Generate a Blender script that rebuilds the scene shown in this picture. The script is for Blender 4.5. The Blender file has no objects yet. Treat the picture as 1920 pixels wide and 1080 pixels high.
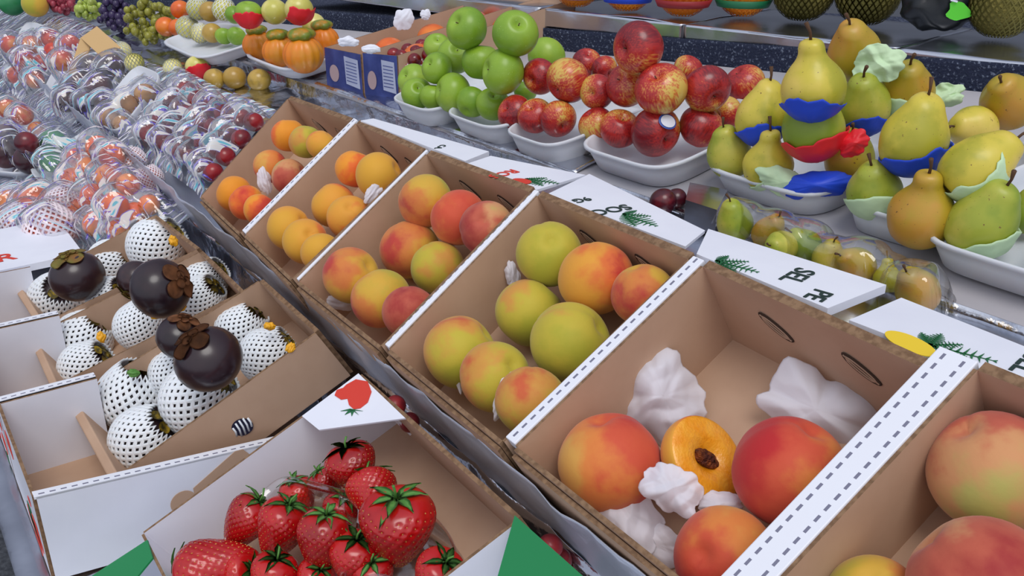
import bpy, bmesh, math, random
from mathutils import Vector as V, Matrix, noise
from math import sin, cos, pi, radians, sqrt, exp
random.seed(7)
SC = bpy.context.scene
COL = SC.collection

# ------------------------------------------------------------------ camera
F = 1750.0                                   # focal length in pixels of the 1920 px frame
CAM = V((0, 0, 1.45))
_x = V((1330, 755, -1750)).normalized()
_u = V((0, -.92, -.395)); _u = (_u - _u.dot(_x) * _x).normalized()
_y = _u.cross(_x)
def c2w(d): return V((d.dot(_x), d.dot(_y), d.dot(_u)))
RIGHT, DOWN, FWD = c2w(V((1, 0, 0))), c2w(V((0, 1, 0))), c2w(V((0, 0, 1)))
cd = bpy.data.cameras.new('camera'); cam = bpy.data.objects.new('camera', cd); COL.objects.link(cam)
cd.sensor_width = 36; cd.lens = 36 * F / 1920; cd.clip_start = .02; cd.clip_end = 200
cd.dof.use_dof = False
R3 = Matrix((RIGHT, -DOWN, -FWD)).transposed()
cam.matrix_world = Matrix.Translation(CAM) @ R3.to_4x4()
SC.camera = cam

# ------------------------------------------------------------------ sky and sun
wd = bpy.data.worlds.new('daylight'); SC.world = wd; wd.use_nodes = True
nt = wd.node_tree; nt.nodes.clear()
_out = nt.nodes.new('ShaderNodeOutputWorld'); _bg = nt.nodes.new('ShaderNodeBackground')
_tc = nt.nodes.new('ShaderNodeTexCoord'); _dot = nt.nodes.new('ShaderNodeVectorMath'); _dot.operation = 'DOT_PRODUCT'
_L = V((.45, -.55, .62)).normalized()
_dot.inputs[1].default_value = _L
_rp = nt.nodes.new('ShaderNodeValToRGB')
nt.links.new(_tc.outputs['Generated'], _dot.inputs[0])
_mr = nt.nodes.new('ShaderNodeMapRange'); _mr.inputs[1].default_value = -1; _mr.inputs[2].default_value = 1
nt.links.new(_dot.outputs['Value'], _mr.inputs[0]); nt.links.new(_mr.outputs[0], _rp.inputs[0])
e = _rp.color_ramp.elements
e[0].position = .15; e[0].color = (.10, .11, .14, 1)
e[1].position = .95; e[1].color = (1.0, 1.04, 1.16, 1)
m = e.new(.5); m.color = (.33, .36, .46, 1)
m = e.new(.72); m.color = (.72, .78, .94, 1)
nt.links.new(_rp.outputs[0], _bg.inputs[0]); _bg.inputs[1].default_value = .86
nt.links.new(_bg.outputs[0], _out.inputs[0])
sd = bpy.data.lights.new('sun', 'SUN'); sd.energy = 1.35; sd.angle = radians(30); sd.color = (1, .97, .93)
sun = bpy.data.objects.new('sun', sd); COL.objects.link(sun)
sun.rotation_euler = V((.5, -.25, 1)).to_track_quat('Z', 'Y').to_euler()
SC.view_settings.view_transform = 'Standard'; SC.view_settings.look = 'None'
SC.view_settings.exposure = -0.08; SC.view_settings.gamma = 1; SC.view_settings.use_curve_mapping = False

# ------------------------------------------------------------------ picking points on real planes
def ray(px, py): return c2w(V(((px - 960) / F, (py - 540) / F, 1)))
class Plane:
    def __init__(s, p, tilt):
        t = radians(tilt); s.n = V((0, -sin(t), cos(t))); s.p = V(p) + CAM; s.ey = V((0, cos(t), sin(t))); s.ex = V((1, 0, 0))
    def off(s, h):
        q = Plane((0, 0, 0), 0); q.n = s.n; q.ey = s.ey; q.p = s.p + s.n * h; return q
    def at(s, px, py):
        r = ray(px, py); return CAM + r * ((s.p - CAM).dot(s.n) / r.dot(s.n))
RIM = Plane((-.559, .3905, -.439), 30)       # rims of the stone-fruit boxes
LOW = Plane((0, .13, -.62), 30)              # rims of the leaning boxes in the front tier
TRAY = Plane((0, .84, -.32), 12)             # rims of the foam trays
FLAP = Plane((0, .6, -.317), 0)
LEDGE = Plane((0, .6, -.405), 0)             # ledge between boxes and trays
CART = Plane((0, .1, -.60), 0)               # rims of the white cartons
def depth(p): return (p - CAM).dot(FWD)

# ------------------------------------------------------------------ materials
def lin(c):
    return tuple(((x / 255) / 12.92 if x / 255 <= .04045 else ((x / 255 + .055) / 1.055) ** 2.4) for x in c) + (1,)
MATS = {}
def mat(name, col=(200, 200, 200), rough=.6, metal=0, **k):
    if name in MATS: return MATS[name]
    m = bpy.data.materials.new(name); m.use_nodes = True; n = m.node_tree; b = n.nodes['Principled BSDF']
    b.inputs['Base Color'].default_value = lin(col); b.inputs['Roughness'].default_value = rough; b.inputs['Metallic'].default_value = metal
    if 'sss' in k:
        b.inputs['Subsurface Weight'].default_value = k['sss']; b.inputs['Subsurface Scale'].default_value = .01
        b.inputs['Subsurface Radius'].default_value = (1, .6, .4)
    if 'coat' in k: b.inputs['Coat Weight'].default_value = k['coat']; b.inputs['Coat Roughness'].default_value = .15
    if 'sheen' in k: b.inputs['Sheen Weight'].default_value = k['sheen']; b.inputs['Sheen Roughness'].default_value = .5
    if 'spec' in k: b.inputs['Specular IOR Level'].default_value = k['spec']
    if 'vary' in k:                                   # (second colour, noise scale, low, high)
        c2, sc, lo, hi = k['vary']
        tc = n.nodes.new('ShaderNodeTexCoord'); nz = n.nodes.new('ShaderNodeTexNoise'); nz.inputs['Scale'].default_value = sc; nz.inputs['Detail'].default_value = 5
        rp = n.nodes.new('ShaderNodeValToRGB'); rp.color_ramp.elements[0].position = lo; rp.color_ramp.elements[1].position = hi
        rp.color_ramp.elements[0].color = lin(col); rp.color_ramp.elements[1].color = lin(c2)
        n.links.new(tc.outputs['Object'], nz.inputs[0]); n.links.new(nz.outputs[0], rp.inputs[0]); n.links.new(rp.outputs[0], b.inputs['Base Color'])
    if 'bump' in k:
        sc, st, di = k['bump']
        tc = n.nodes.new('ShaderNodeTexCoord'); nz = n.nodes.new('ShaderNodeTexNoise'); nz.inputs['Scale'].default_value = sc; nz.inputs['Detail'].default_value = 4
        bp = n.nodes.new('ShaderNodeBump'); bp.inputs['Strength'].default_value = st; bp.inputs['Distance'].default_value = di
        n.links.new(tc.outputs['Object'], nz.inputs[0]); n.links.new(nz.outputs[0], bp.inputs['Height']); n.links.new(bp.outputs[0], b.inputs['Normal'])
    MATS[name] = m; return m

def fruit_mat(name, stops, rough=.45, streak=0, nscale=1.3, grad=.55, nz_amt=.9, speck=None, **k):
    """skin whose colour runs through `stops` from one side of the fruit to the other, broken up by noise"""
    m = mat(name, (200, 150, 60), rough, **k)
    n = m.node_tree; L = n.links; b = n.nodes['Principled BSDF']
    tc = n.nodes.new('ShaderNodeTexCoord'); oi = n.nodes.new('ShaderNodeObjectInfo')
    sep = n.nodes.new('ShaderNodeSeparateXYZ'); L.new(tc.outputs['Object'], sep.inputs[0])
    add = n.nodes.new('ShaderNodeVectorMath'); add.operation = 'ADD'
    mul = n.nodes.new('ShaderNodeMath'); mul.operation = 'MULTIPLY'; mul.inputs[1].default_value = 37.0
    L.new(oi.outputs['Random'], mul.inputs[0]); L.new(tc.outputs['Object'], add.inputs[0]); L.new(mul.outputs[0], add.inputs[1])
    nz = n.nodes.new('ShaderNodeTexNoise'); nz.inputs['Scale'].default_value = nscale; nz.inputs['Detail'].default_value = 5; L.new(add.outputs[0], nz.inputs[0])
    a = n.nodes.new('ShaderNodeMath'); a.operation = 'MULTIPLY_ADD'; L.new(sep.outputs[0], a.inputs[0]); a.inputs[1].default_value = grad * .5; a.inputs[2].default_value = .5 - nz_amt * .5
    c = n.nodes.new('ShaderNodeMath'); c.operation = 'MULTIPLY_ADD'; L.new(nz.outputs[0], c.inputs[0]); c.inputs[1].default_value = nz_amt; L.new(a.outputs[0], c.inputs[2])
    r = n.nodes.new('ShaderNodeMath'); r.operation = 'MULTIPLY_ADD'; L.new(oi.outputs['Random'], r.inputs[0]); r.inputs[1].default_value = .24; L.new(c.outputs[0], r.inputs[2])
    r2 = n.nodes.new('ShaderNodeMath'); r2.operation = 'SUBTRACT'; L.new(r.outputs[0], r2.inputs[0]); r2.inputs[1].default_value = .12
    val = r2.outputs[0]
    if streak:
        mp = n.nodes.new('ShaderNodeMapping'); mp.inputs['Scale'].default_value = (9, 9, .9); L.new(add.outputs[0], mp.inputs[0])
        n2 = n.nodes.new('ShaderNodeTexNoise'); n2.inputs['Scale'].default_value = 1.6; n2.inputs['Detail'].default_value = 3; L.new(mp.outputs[0], n2.inputs[0])
        s = n.nodes.new('ShaderNodeMath'); s.operation = 'MULTIPLY_ADD'; L.new(n2.outputs[0], s.inputs[0]); s.inputs[1].default_value = streak; L.new(val, s.inputs[2])
        s2 = n.nodes.new('ShaderNodeMath'); s2.operation = 'SUBTRACT'; L.new(s.outputs[0], s2.inputs[0]); s2.inputs[1].default_value = streak / 2; val = s2.outputs[0]
    rp = n.nodes.new('ShaderNodeValToRGB'); el = rp.color_ramp.elements; rp.color_ramp.interpolation = 'EASE'
    el[0].position, el[0].color = stops[0][0], lin(stops[0][1]); el[1].position, el[1].color = stops[-1][0], lin(stops[-1][1])
    for p, cc in stops[1:-1]: q = el.new(p); q.color = lin(cc)
    L.new(val, rp.inputs[0]); outc = rp.outputs[0]
    if speck:
        vo = n.nodes.new('ShaderNodeTexNoise'); vo.inputs['Scale'].default_value = speck[1]; vo.inputs['Detail'].default_value = 2; L.new(add.outputs[0], vo.inputs[0])
        ra = n.nodes.new('ShaderNodeMapRange'); ra.inputs[1].default_value = speck[2]; ra.inputs[2].default_value = speck[2] + .04; L.new(vo.outputs[0], ra.inputs[0])
        mx = n.nodes.new('ShaderNodeMix'); mx.data_type = 'RGBA'; L.new(ra.outputs[0], mx.inputs[0]); L.new(outc, mx.inputs[6]); mx.inputs[7].default_value = lin(speck[0]); outc = mx.outputs[2]
    L.new(outc, b.inputs['Base Color'])
    return m

KRAFT = mat('kraft_card', (194, 161, 135), .8, vary=((184, 150, 124), 14, .35, .7), bump=(60, .15, .002))
KRAFT_EDGE = mat('kraft_cut_edge', (140, 110, 82), .9, vary=((112, 84, 60), 160, .4, .6))
WHITE = mat('white_card', (232, 234, 244), .55, vary=((222, 224, 236), 8, .4, .7))
FOAM = mat('white_foam_tray', (208, 211, 218), .5, sss=.15, bump=(300, .08, .001))
NET = mat('white_foam_net', (236, 240, 244), .6, sss=.1)
INK = mat('black_ink', (30, 52, 48), .6); REDINK = mat('red_ink', (214, 60, 44), .6); GREENINK = mat('green_ink', (30, 104, 60), .6)
YELINK = mat('yellow_ink', (240, 205, 50), .6); DARK = mat('dark_slot', (62, 44, 32), .9)
GREENC = mat('green_printed_card', (22, 128, 72), .55)
STEM = mat('brown_stem', (84, 56, 34), .8); LEAF = mat('green_leaf', (74, 130, 52), .6, vary=((104, 156, 72), 3, .4, .7))
TISSUE = mat('white_tissue', (238, 236, 244), .7)
_b = TISSUE.node_tree.nodes['Principled BSDF']; _b.inputs['Transmission Weight'].default_value = 0; _b.inputs['Alpha'].default_value = .62
BLUEP = mat('blue_paper', (26, 70, 205), .5, bump=(40, .3, .004)); REDP = mat('red_paper', (226, 32, 44), .5, bump=(40, .3, .004))
GREENP = mat('pale_green_paper', (196, 222, 180), .65, bump=(30, .4, .006)); SHELFP = mat('pale_shelf_lining', (176, 172, 176), .6, vary=((160, 160, 168), 6, .4, .7))
CARPET = mat('dark_blue_carpet', (30, 38, 62), .95, vary=((120, 130, 150), 240, .56, .72), bump=(260, .8, .004))
ASPH = mat('asphalt', (50, 54, 62), .9, vary=((84, 88, 96), 60, .4, .7), bump=(80, .5, .01))

def foil_mat(name, tint=(215, 218, 226), sc=14, st=.9, rough=.16):
    m = mat(name, tint, rough, 1); n = m.node_tree; L = n.links; b = n.nodes['Principled BSDF']
    tc = n.nodes.new('ShaderNodeTexCoord'); vo = n.nodes.new('ShaderNodeTexVoronoi'); vo.inputs['Scale'].default_value = sc; vo.feature = 'SMOOTH_F1'
    nz = n.nodes.new('ShaderNodeTexNoise'); nz.inputs['Scale'].default_value = sc * .7; nz.inputs['Detail'].default_value = 6
    ad = n.nodes.new('ShaderNodeMath'); ad.operation = 'ADD'
    bp = n.nodes.new('ShaderNodeBump'); bp.inputs['Strength'].default_value = st; bp.inputs['Distance'].default_value = .012
    L.new(tc.outputs['Object'], vo.inputs['Vector']); L.new(tc.outputs['Object'], nz.inputs[0]); L.new(vo.outputs[0], ad.inputs[0]); L.new(nz.outputs[0], ad.inputs[1]); L.new(ad.outputs[0], bp.inputs['Height']); L.new(bp.outputs[0], b.inputs['Normal'])
    return m
FOIL = foil_mat('crumpled_foil'); FOIL2 = foil_mat('smooth_foil', (200, 204, 214), 4, .5, .22)
def film_mat(name, strength, fac, streaks=False):
    m = bpy.data.materials.new(name); m.use_nodes = True; n = m.node_tree; L = n.links; n.nodes.clear()
    o = n.nodes.new('ShaderNodeOutputMaterial'); t = n.nodes.new('ShaderNodeBsdfTransparent'); g = n.nodes.new('ShaderNodeBsdfGlossy'); g.inputs['Roughness'].default_value = .06
    mx = n.nodes.new('ShaderNodeMixShader'); lw = n.nodes.new('ShaderNodeLayerWeight'); lw.inputs['Blend'].default_value = .35
    mr = n.nodes.new('ShaderNodeMapRange'); mr.inputs[3].default_value = fac; mr.inputs[4].default_value = .75
    tc = n.nodes.new('ShaderNodeTexCoord'); nz = n.nodes.new('ShaderNodeTexNoise'); nz.inputs['Scale'].default_value = 26; nz.inputs['Detail'].default_value = 3
    bp = n.nodes.new('ShaderNodeBump'); bp.inputs['Strength'].default_value = strength; bp.inputs['Distance'].default_value = .01
    L.new(tc.outputs['Object'], nz.inputs[0]); L.new(nz.outputs[0], bp.inputs['Height']); L.new(bp.outputs[0], g.inputs['Normal']); L.new(bp.outputs[0], lw.inputs['Normal'])
    L.new(lw.outputs['Facing'], mr.inputs[0]); last = mr.outputs[0]
    if streaks:                                    # highlights on the film's creases, painted as white streaks with violet and cyan fringes
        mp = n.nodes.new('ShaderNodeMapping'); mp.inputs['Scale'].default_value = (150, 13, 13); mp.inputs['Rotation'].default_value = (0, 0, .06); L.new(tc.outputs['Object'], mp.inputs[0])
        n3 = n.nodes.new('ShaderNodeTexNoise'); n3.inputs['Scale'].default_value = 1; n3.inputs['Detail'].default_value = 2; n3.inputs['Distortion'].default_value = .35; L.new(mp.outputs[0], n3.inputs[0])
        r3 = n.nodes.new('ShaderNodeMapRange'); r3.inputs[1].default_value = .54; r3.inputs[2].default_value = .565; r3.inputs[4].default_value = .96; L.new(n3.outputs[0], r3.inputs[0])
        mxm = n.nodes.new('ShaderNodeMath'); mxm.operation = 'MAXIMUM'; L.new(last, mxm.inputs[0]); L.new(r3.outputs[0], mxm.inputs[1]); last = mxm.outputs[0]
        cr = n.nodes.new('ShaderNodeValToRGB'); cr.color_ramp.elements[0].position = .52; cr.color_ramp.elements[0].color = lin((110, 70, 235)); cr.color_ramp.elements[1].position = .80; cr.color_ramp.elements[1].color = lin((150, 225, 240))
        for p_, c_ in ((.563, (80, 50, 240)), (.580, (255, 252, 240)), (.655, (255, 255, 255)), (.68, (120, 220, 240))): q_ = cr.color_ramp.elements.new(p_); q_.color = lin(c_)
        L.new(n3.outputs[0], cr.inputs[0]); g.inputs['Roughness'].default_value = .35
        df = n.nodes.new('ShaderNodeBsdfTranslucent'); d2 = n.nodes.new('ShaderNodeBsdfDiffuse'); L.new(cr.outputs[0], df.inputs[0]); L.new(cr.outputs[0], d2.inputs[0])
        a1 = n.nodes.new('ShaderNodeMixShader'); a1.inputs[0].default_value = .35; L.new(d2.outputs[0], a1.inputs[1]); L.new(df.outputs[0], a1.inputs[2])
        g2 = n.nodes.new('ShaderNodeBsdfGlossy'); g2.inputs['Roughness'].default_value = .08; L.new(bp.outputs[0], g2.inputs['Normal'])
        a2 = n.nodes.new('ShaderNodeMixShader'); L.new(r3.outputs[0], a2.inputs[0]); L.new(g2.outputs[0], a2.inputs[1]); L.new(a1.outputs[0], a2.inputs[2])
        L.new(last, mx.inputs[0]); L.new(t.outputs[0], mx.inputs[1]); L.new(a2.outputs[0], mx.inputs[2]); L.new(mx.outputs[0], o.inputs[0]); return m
    L.new(last, mx.inputs[0]); L.new(t.outputs[0], mx.inputs[1]); L.new(g.outputs[0], mx.inputs[2]); L.new(mx.outputs[0], o.inputs[0])
    return m
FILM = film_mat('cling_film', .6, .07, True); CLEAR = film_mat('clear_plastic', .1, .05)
def dash_mat(name, base, dark, freq, lo):
    m = mat(name, base, .55); n = m.node_tree; L = n.links; b = n.nodes['Principled BSDF']
    uv = n.nodes.new('ShaderNodeUVMap'); sp = n.nodes.new('ShaderNodeSeparateXYZ'); L.new(uv.outputs[0], sp.inputs[0])
    mu = n.nodes.new('ShaderNodeMath'); mu.operation = 'MULTIPLY'; mu.inputs[1].default_value = freq; L.new(sp.outputs[0], mu.inputs[0])
    fr = n.nodes.new('ShaderNodeMath'); fr.operation = 'FRACT'; L.new(mu.outputs[0], fr.inputs[0])
    gt = n.nodes.new('ShaderNodeMath'); gt.operation = 'GREATER_THAN'; gt.inputs[1].default_value = .45; L.new(fr.outputs[0], gt.inputs[0])
    pm = n.nodes.new('ShaderNodeMath'); pm.operation = 'PINGPONG'; pm.inputs[1].default_value = .0075; L.new(sp.outputs[1], pm.inputs[0])
    av = n.nodes.new('ShaderNodeMath'); av.operation = 'SUBTRACT'; av.inputs[1].default_value = lo; L.new(pm.outputs[0], av.inputs[0])
    ab = n.nodes.new('ShaderNodeMath'); ab.operation = 'ABSOLUTE'; L.new(av.outputs[0], ab.inputs[0])
    lt = n.nodes.new('ShaderNodeMath'); lt.operation = 'LESS_THAN'; lt.inputs[1].default_value = .0009; L.new(ab.outputs[0], lt.inputs[0])
    an = n.nodes.new('ShaderNodeMath'); an.operation = 'MULTIPLY'; L.new(gt.outputs[0], an.inputs[0]); L.new(lt.outputs[0], an.inputs[1])
    mx = n.nodes.new('ShaderNodeMix'); mx.data_type = 'RGBA'; L.new(an.outputs[0], mx.inputs[0]); mx.inputs[6].default_value = lin(base); mx.inputs[7].default_value = lin(dark)
    L.new(mx.outputs[2], b.inputs['Base Color']); return m
PERF = dash_mat('white_perforated_rim', (232, 234, 242), (120, 120, 140), 95, .0072)

# ------------------------------------------------------------------ mesh helpers
def tag(o, label=None, cat=None, group=None, kind=None):
    if label: o['label'] = label
    if cat: o['category'] = cat
    if group: o['group'] = group
    if kind: o['kind'] = kind
    return o
def link(o): COL.objects.link(o); return o
def top_loc(p):
    while p is not None and p.parent is not None: p = p.parent
    return p.location if p is not None else V((0, 0, 0))
def mesh(name, vs, fs, m, parent=None, smooth=False, uv=None, base=None):
    me = bpy.data.meshes.new(name)
    b = base if base is not None else top_loc(parent)
    me.from_pydata([tuple(V(v) - b) for v in vs], [], fs)
    for mm in (m if isinstance(m, (list, tuple)) else [m]): me.materials.append(mm)
    if smooth: me.polygons.foreach_set('use_smooth', [True] * len(me.polygons))
    if uv:
        l = me.uv_layers.new(name='UVMap')
        for p in me.polygons:
            for li in p.loop_indices: l.data[li].uv = uv[me.loops[li].vertex_index]
    me.update()
    o = link(bpy.data.objects.new(name, me))
    if parent is not None: o.parent = parent
    elif base is not None: o.location = base
    return o
def thing(name, loc, label, cat, group=None):
    o = link(bpy.data.objects.new(name, None)); o.location = loc; o.empty_display_size = .02
    return tag(o, label, cat, group)
def slab(name, q, t, m, parent=None, bevel=0, base=None):
    """q: four world corners, t: thickness vector"""
    q = [V(p) for p in q]; t = V(t); vs = q + [p + t for p in q]
    if (q[1] - q[0]).cross(q[2] - q[1]).dot(t) > 0: fs = [(3, 2, 1, 0), (4, 5, 6, 7)]; s = 1
    else: fs = [(0, 1, 2, 3), (7, 6, 5, 4)]; s = 0
    for i in range(4):
        j = (i + 1) % 4; fs.append((i, j, j + 4, i + 4) if s else (j, i, i + 4, j + 4))
    L1 = (q[1] - q[0]).length; L2_ = (q[3] - q[0]).length
    uv = [(0, 0), (L1, 0), (L1, L2_), (0, L2_)] * 2
    o = mesh(name, vs, fs, m, parent, uv=uv, base=base)
    if bevel:
        md = o.modifiers.new('bevel', 'BEVEL'); md.width = bevel; md.segments = 2
    return o
def grid(name, fn, nu, nv, m, parent=None, smooth=True, base=None, closed_u=False, solid=0, uv=False):
    vs = [fn(i / (nu if closed_u else nu - 1), j / (nv - 1)) for j in range(nv) for i in range(nu)]
    fs = []
    for j in range(nv - 1):
        for i in range(nu if closed_u else nu - 1):
            a, b_ = j * nu + i, j * nu + (i + 1) % nu; fs.append((a, b_, b_ + nu, a + nu))
    o = mesh(name, vs, fs, m, parent, smooth, base=base, uv=[(i / (nu - 1), j / (nv - 1)) for j in range(nv) for i in range(nu)] if uv else None)
    if solid: md = o.modifiers.new('thickness', 'SOLIDIFY'); md.thickness = solid; md.offset = 0
    return o
def lathe_data(name, prof, seg, m, deform=None, smooth=True):
    vs = []; fs = []
    n = len(prof)
    for r, z in prof[1:-1]:
        for i in range(seg):
            a = 2 * pi * i / seg; vs.append(V((r * cos(a), r * sin(a), z)))
    vs.append(V((0, 0, prof[0][1]))); vs.append(V((0, 0, prof[-1][1])))
    for j in range(n - 3):
        for i in range(seg):
            a, b_ = j * seg + i, j * seg + (i + 1) % seg; fs.append((a, b_, b_ + seg, a + seg))
    lo, hi = len(vs) - 2, len(vs) - 1
    for i in range(seg):
        fs.append((lo, (i + 1) % seg, i)); k = (n - 3) * seg; fs.append((hi, k + i, k + (i + 1) % seg))
    if deform: vs = [deform(v) for v in vs]
    me = bpy.data.meshes.new(name); me.from_pydata([tuple(v) for v in vs], [], fs)
    for mm in (m if isinstance(m, (list, tuple)) else [m]): me.materials.append(mm)
    me.polygons.foreach_set('use_smooth', [smooth] * len(me.polygons)); me.update(); return me
def sphere_prof(n, sz=1.0): return [(sin(pi * i / n), -cos(pi * i / n) * sz) for i in range(n + 1)]
def resample(pts, n):
    out = []; m = len(pts) - 1
    for k in range(n + 1):
        t = k / n * m; i = min(int(t), m - 1); f = t - i
        p0, p1, p2, p3 = pts[max(i - 1, 0)], pts[i], pts[i + 1], pts[min(i + 2, m)]
        out.append(tuple(.5 * (2 * p1[c] + (p2[c] - p0[c]) * f + (2 * p0[c] - 5 * p1[c] + 4 * p2[c] - p3[c]) * f * f + (3 * p1[c] - p0[c] - 3 * p2[c] + p3[c]) * f ** 3) for c in (0, 1)))
    out[0] = (0, pts[0][1]); out[-1] = (0, pts[-1][1])
    return [(max(r, 0), z) for r, z in out]
def tube_data(name, pts, rads, m, seg=6):
    vs = []; fs = []
    for k, p in enumerate(pts):
        d = (pts[min(k + 1, len(pts) - 1)] - pts[max(k - 1, 0)]).normalized()
        a = d.orthogonal().normalized(); b_ = d.cross(a)
        for i in range(seg): t = 2 * pi * i / seg; vs.append(p + (a * cos(t) + b_ * sin(t)) * rads[k])
    for k in range(len(pts) - 1):
        for i in range(seg): x, y = k * seg + i, k * seg + (i + 1) % seg; fs.append((x, y, y + seg, x + seg))
    fs.append(tuple(range(seg))[::-1]); fs.append(tuple(range((len(pts) - 1) * seg, len(pts) * seg)))
    me = bpy.data.meshes.new(name); me.from_pydata([tuple(v) for v in vs], [], fs); me.materials.append(m)
    me.polygons.foreach_set('use_smooth', [True] * len(me.polygons)); return me
def rot_to(axis, spin=0): return (V(axis).to_track_quat('Z', 'Y').to_matrix() @ Matrix.Rotation(spin, 3, 'Z')).to_euler()
def put(name, me, c, R, axis=(0, 0, 1), spin=0, scale=None):
    o = link(bpy.data.objects.new(name, me)); o.location = c; o.rotation_euler = rot_to(axis, spin)
    o.scale = scale if scale else (R, R, R); return o
def child(name, me, parent, label=None):
    o = link(bpy.data.objects.new(name, me)); o.parent = parent
    if label: o['label'] = label
    return o

# ------------------------------------------------------------------ resting fruit: slide each along its own sight line until nothing overlaps and all lie on the floor below
def rest(items, floor, squeeze=.95, iters=400, walls=(), low_first=False):
    """items: (px, py, r_px, layer) -> list of (centre, radius)"""
    st = []
    for (px, py, r, lay) in items:
        d = ray(px, py); k = r / F
        A = d.dot(floor.n); H = (CAM - floor.p).dot(floor.n)     # height(t) = H + t*A ; want = k*t*(1+1.45*lay)
        t = H / (k * (1 + 1.45 * lay) - A)
        tmax = H / (k - A)
        for wp, wn in walls:                                     # stay on the inner side of each wall
            a_ = d.dot(wn) - k; b_ = (CAM - wp).dot(wn)
            if a_ < 0 and b_ > 0: tmax = min(tmax, b_ / -a_)
        t = min(t, tmax)
        st.append([d, k, t, tmax, t, py])
    for it in range(iters):
        moved = False
        for i in range(len(st)):
            for j in range(i + 1, len(st)):
                a, b_ = st[i], st[j]
                ci, cj = CAM + a[0] * a[2], CAM + b_[0] * b_[2]
                g = squeeze * (a[1] * a[2] + b_[1] * b_[2]) - (ci - cj).length
                if g > 1e-4:
                    moved = True
                    lo, hi = (a, b_) if a[2] * a[0].length < b_[2] * b_[0].length else (b_, a)
                    if low_first: lo, hi = (a, b_) if a[5] > b_[5] else (b_, a)
                    s = min(g * .5, .004)
                    lo[2] = max(lo[2] - s, lo[4] * .86); hi[2] = min(hi[2] + s, hi[3])
        if not moved: break
    return [(CAM + s[0] * s[2], s[1] * s[2]) for s in st]

# ------------------------------------------------------------------ fruit kinds
def peach_deform(v):
    a = math.atan2(v.y, v.x); g = exp(-(a / .16) ** 2) * .05 * max(0, min(1, 1.2 - abs(v.z - .2)))
    q = v * (1 - g); q.z = q.z * .95 - .16 * exp(-((v.x ** 2 + v.y ** 2) / .05)) * (1 if v.z > 0 else -.25)
    return q * (1 + .02 * noise.noise(v * 1.3))
PEACH_KIND = {
    'orange': [(.2, (224, 142, 36)), (.5, (232, 148, 44)), (.68, (228, 108, 44)), (.95, (200, 62, 46))],
    'amber': [(.2, (216, 160, 52)), (.62, (222, 154, 56)), (.84, (218, 112, 54)), (1, (190, 62, 50))],
    'blush': [(.2, (178, 168, 56)), (.50, (208, 164, 60)), (.72, (208, 124, 62)), (.94, (188, 66, 56))],
    'green': [(.25, (168, 164, 50)), (.58, (190, 172, 58)), (.78, (204, 146, 66)), (1, (200, 92, 56))],
    'red': [(.16, (216, 160, 76)), (.38, (218, 128, 62)), (.58, (206, 84, 56)), (.9, (186, 40, 42))],
    'dusky': [(.1, (178, 170, 92)), (.36, (206, 146, 98)), (.56, (190, 92, 70)), (.85, (158, 44, 46))]}
PM = {k: lathe_data('peach', sphere_prof(26), 40, fruit_mat('peach_skin_' + k, s, .62, sheen=.15, spec=.25, nscale=1.1, grad=.6, nz_amt=.85, bump=(9, .03, .02)), peach_deform) for k, s in PEACH_KIND.items()}

def apple_deform(ribs):
    def f(v):
        rr = sqrt(v.x ** 2 + v.y ** 2); a = math.atan2(v.y, v.x)
        k = 1 + .025 * cos(5 * a) * (-v.z if v.z < 0 else .3 * v.z) + .07 * v.z
        z = v.z * .9
        z -= .30 * exp(-(rr / .22) ** 2) * (v.z > 0); z += .25 * exp(-(rr / .24) ** 2) * (v.z < 0)
        return V((v.x * k, v.y * k, z))
    return f
APP_G = fruit_mat('green_apple_skin', [(.15, (112, 152, 34)), (.55, (140, 174, 48)), (.9, (170, 194, 76))], .36, grad=.3, nz_amt=.5, coat=.05, speck=((186, 216, 130), 26, .70))
APP_R = fruit_mat('red_apple_skin', [(.22, (214, 178, 84)), (.36, (204, 112, 56)), (.52, (178, 40, 36)), (.9, (116, 18, 28))], .3, streak=.75, grad=.6, nz_amt=.7, coat=.15)
AG = lathe_data('green_apple', sphere_prof(24), 36, APP_G, apple_deform(5)); AR = lathe_data('red_apple', sphere_prof(24), 36, APP_R, apple_deform(5))
ASTEM = tube_data('stem', [V((0, 0, .45)), V((.02, .01, .62)), V((.05, .02, .74))], [.022, .02, .026], STEM)
PEAR_PTS = [(0, -.80), (.22, -.93), (.55, -.88), (.88, -.52), (1, 0), (.96, .38), (.84, .70), (.69, .98), (.57, 1.2), (.48, 1.38), (.32, 1.52), (.12, 1.56), (0, 1.53)]
PEAR_PTS2 = [(0, -.80), (.22, -.93), (.55, -.88), (.88, -.52), (1, 0), (.93, .36), (.72, .68), (.52, .92), (.42, 1.12), (.40, 1.3), (.33, 1.47), (.14, 1.55), (0, 1.50)]
def pear_def(bend, neck):
    def f(v):
        w = max(0, v.z); q = V(v); q.z = v.z if v.z < 0 else v.z * neck
        q.x += bend * w * w * .18; q += V((noise.noise(v * 1.1), noise.noise(v * 1.1 + V((9, 0, 0))), 0)) * .05
        return q
    return f
PEAR_KIND = {'yellow': [(.3, (170, 164, 44)), (.5, (206, 188, 64)), (.75, (224, 196, 92))],
             'gold': [(.3, (142, 138, 32)), (.5, (178, 150, 38)), (.8, (196, 142, 52))],
             'green': [(.3, (128, 150, 40)), (.55, (160, 168, 52)), (.85, (196, 186, 76))]}
PRM = {}
for _k, _s in PEAR_KIND.items():
    _m = fruit_mat('pear_skin_' + _k, _s, .42, grad=.5, nz_amt=.6, coat=.1, speck=((116, 82, 36), 9, .70))
    for _v, (_bd, _nk) in enumerate(((.1, 1), (.6, .95), (.2, .86), (.15, 1))):
        PRM[_k, _v] = lathe_data('pear', resample(PEAR_PTS2 if _v == 3 else PEAR_PTS, 30), 36, _m, pear_def(_bd, _nk))
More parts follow.
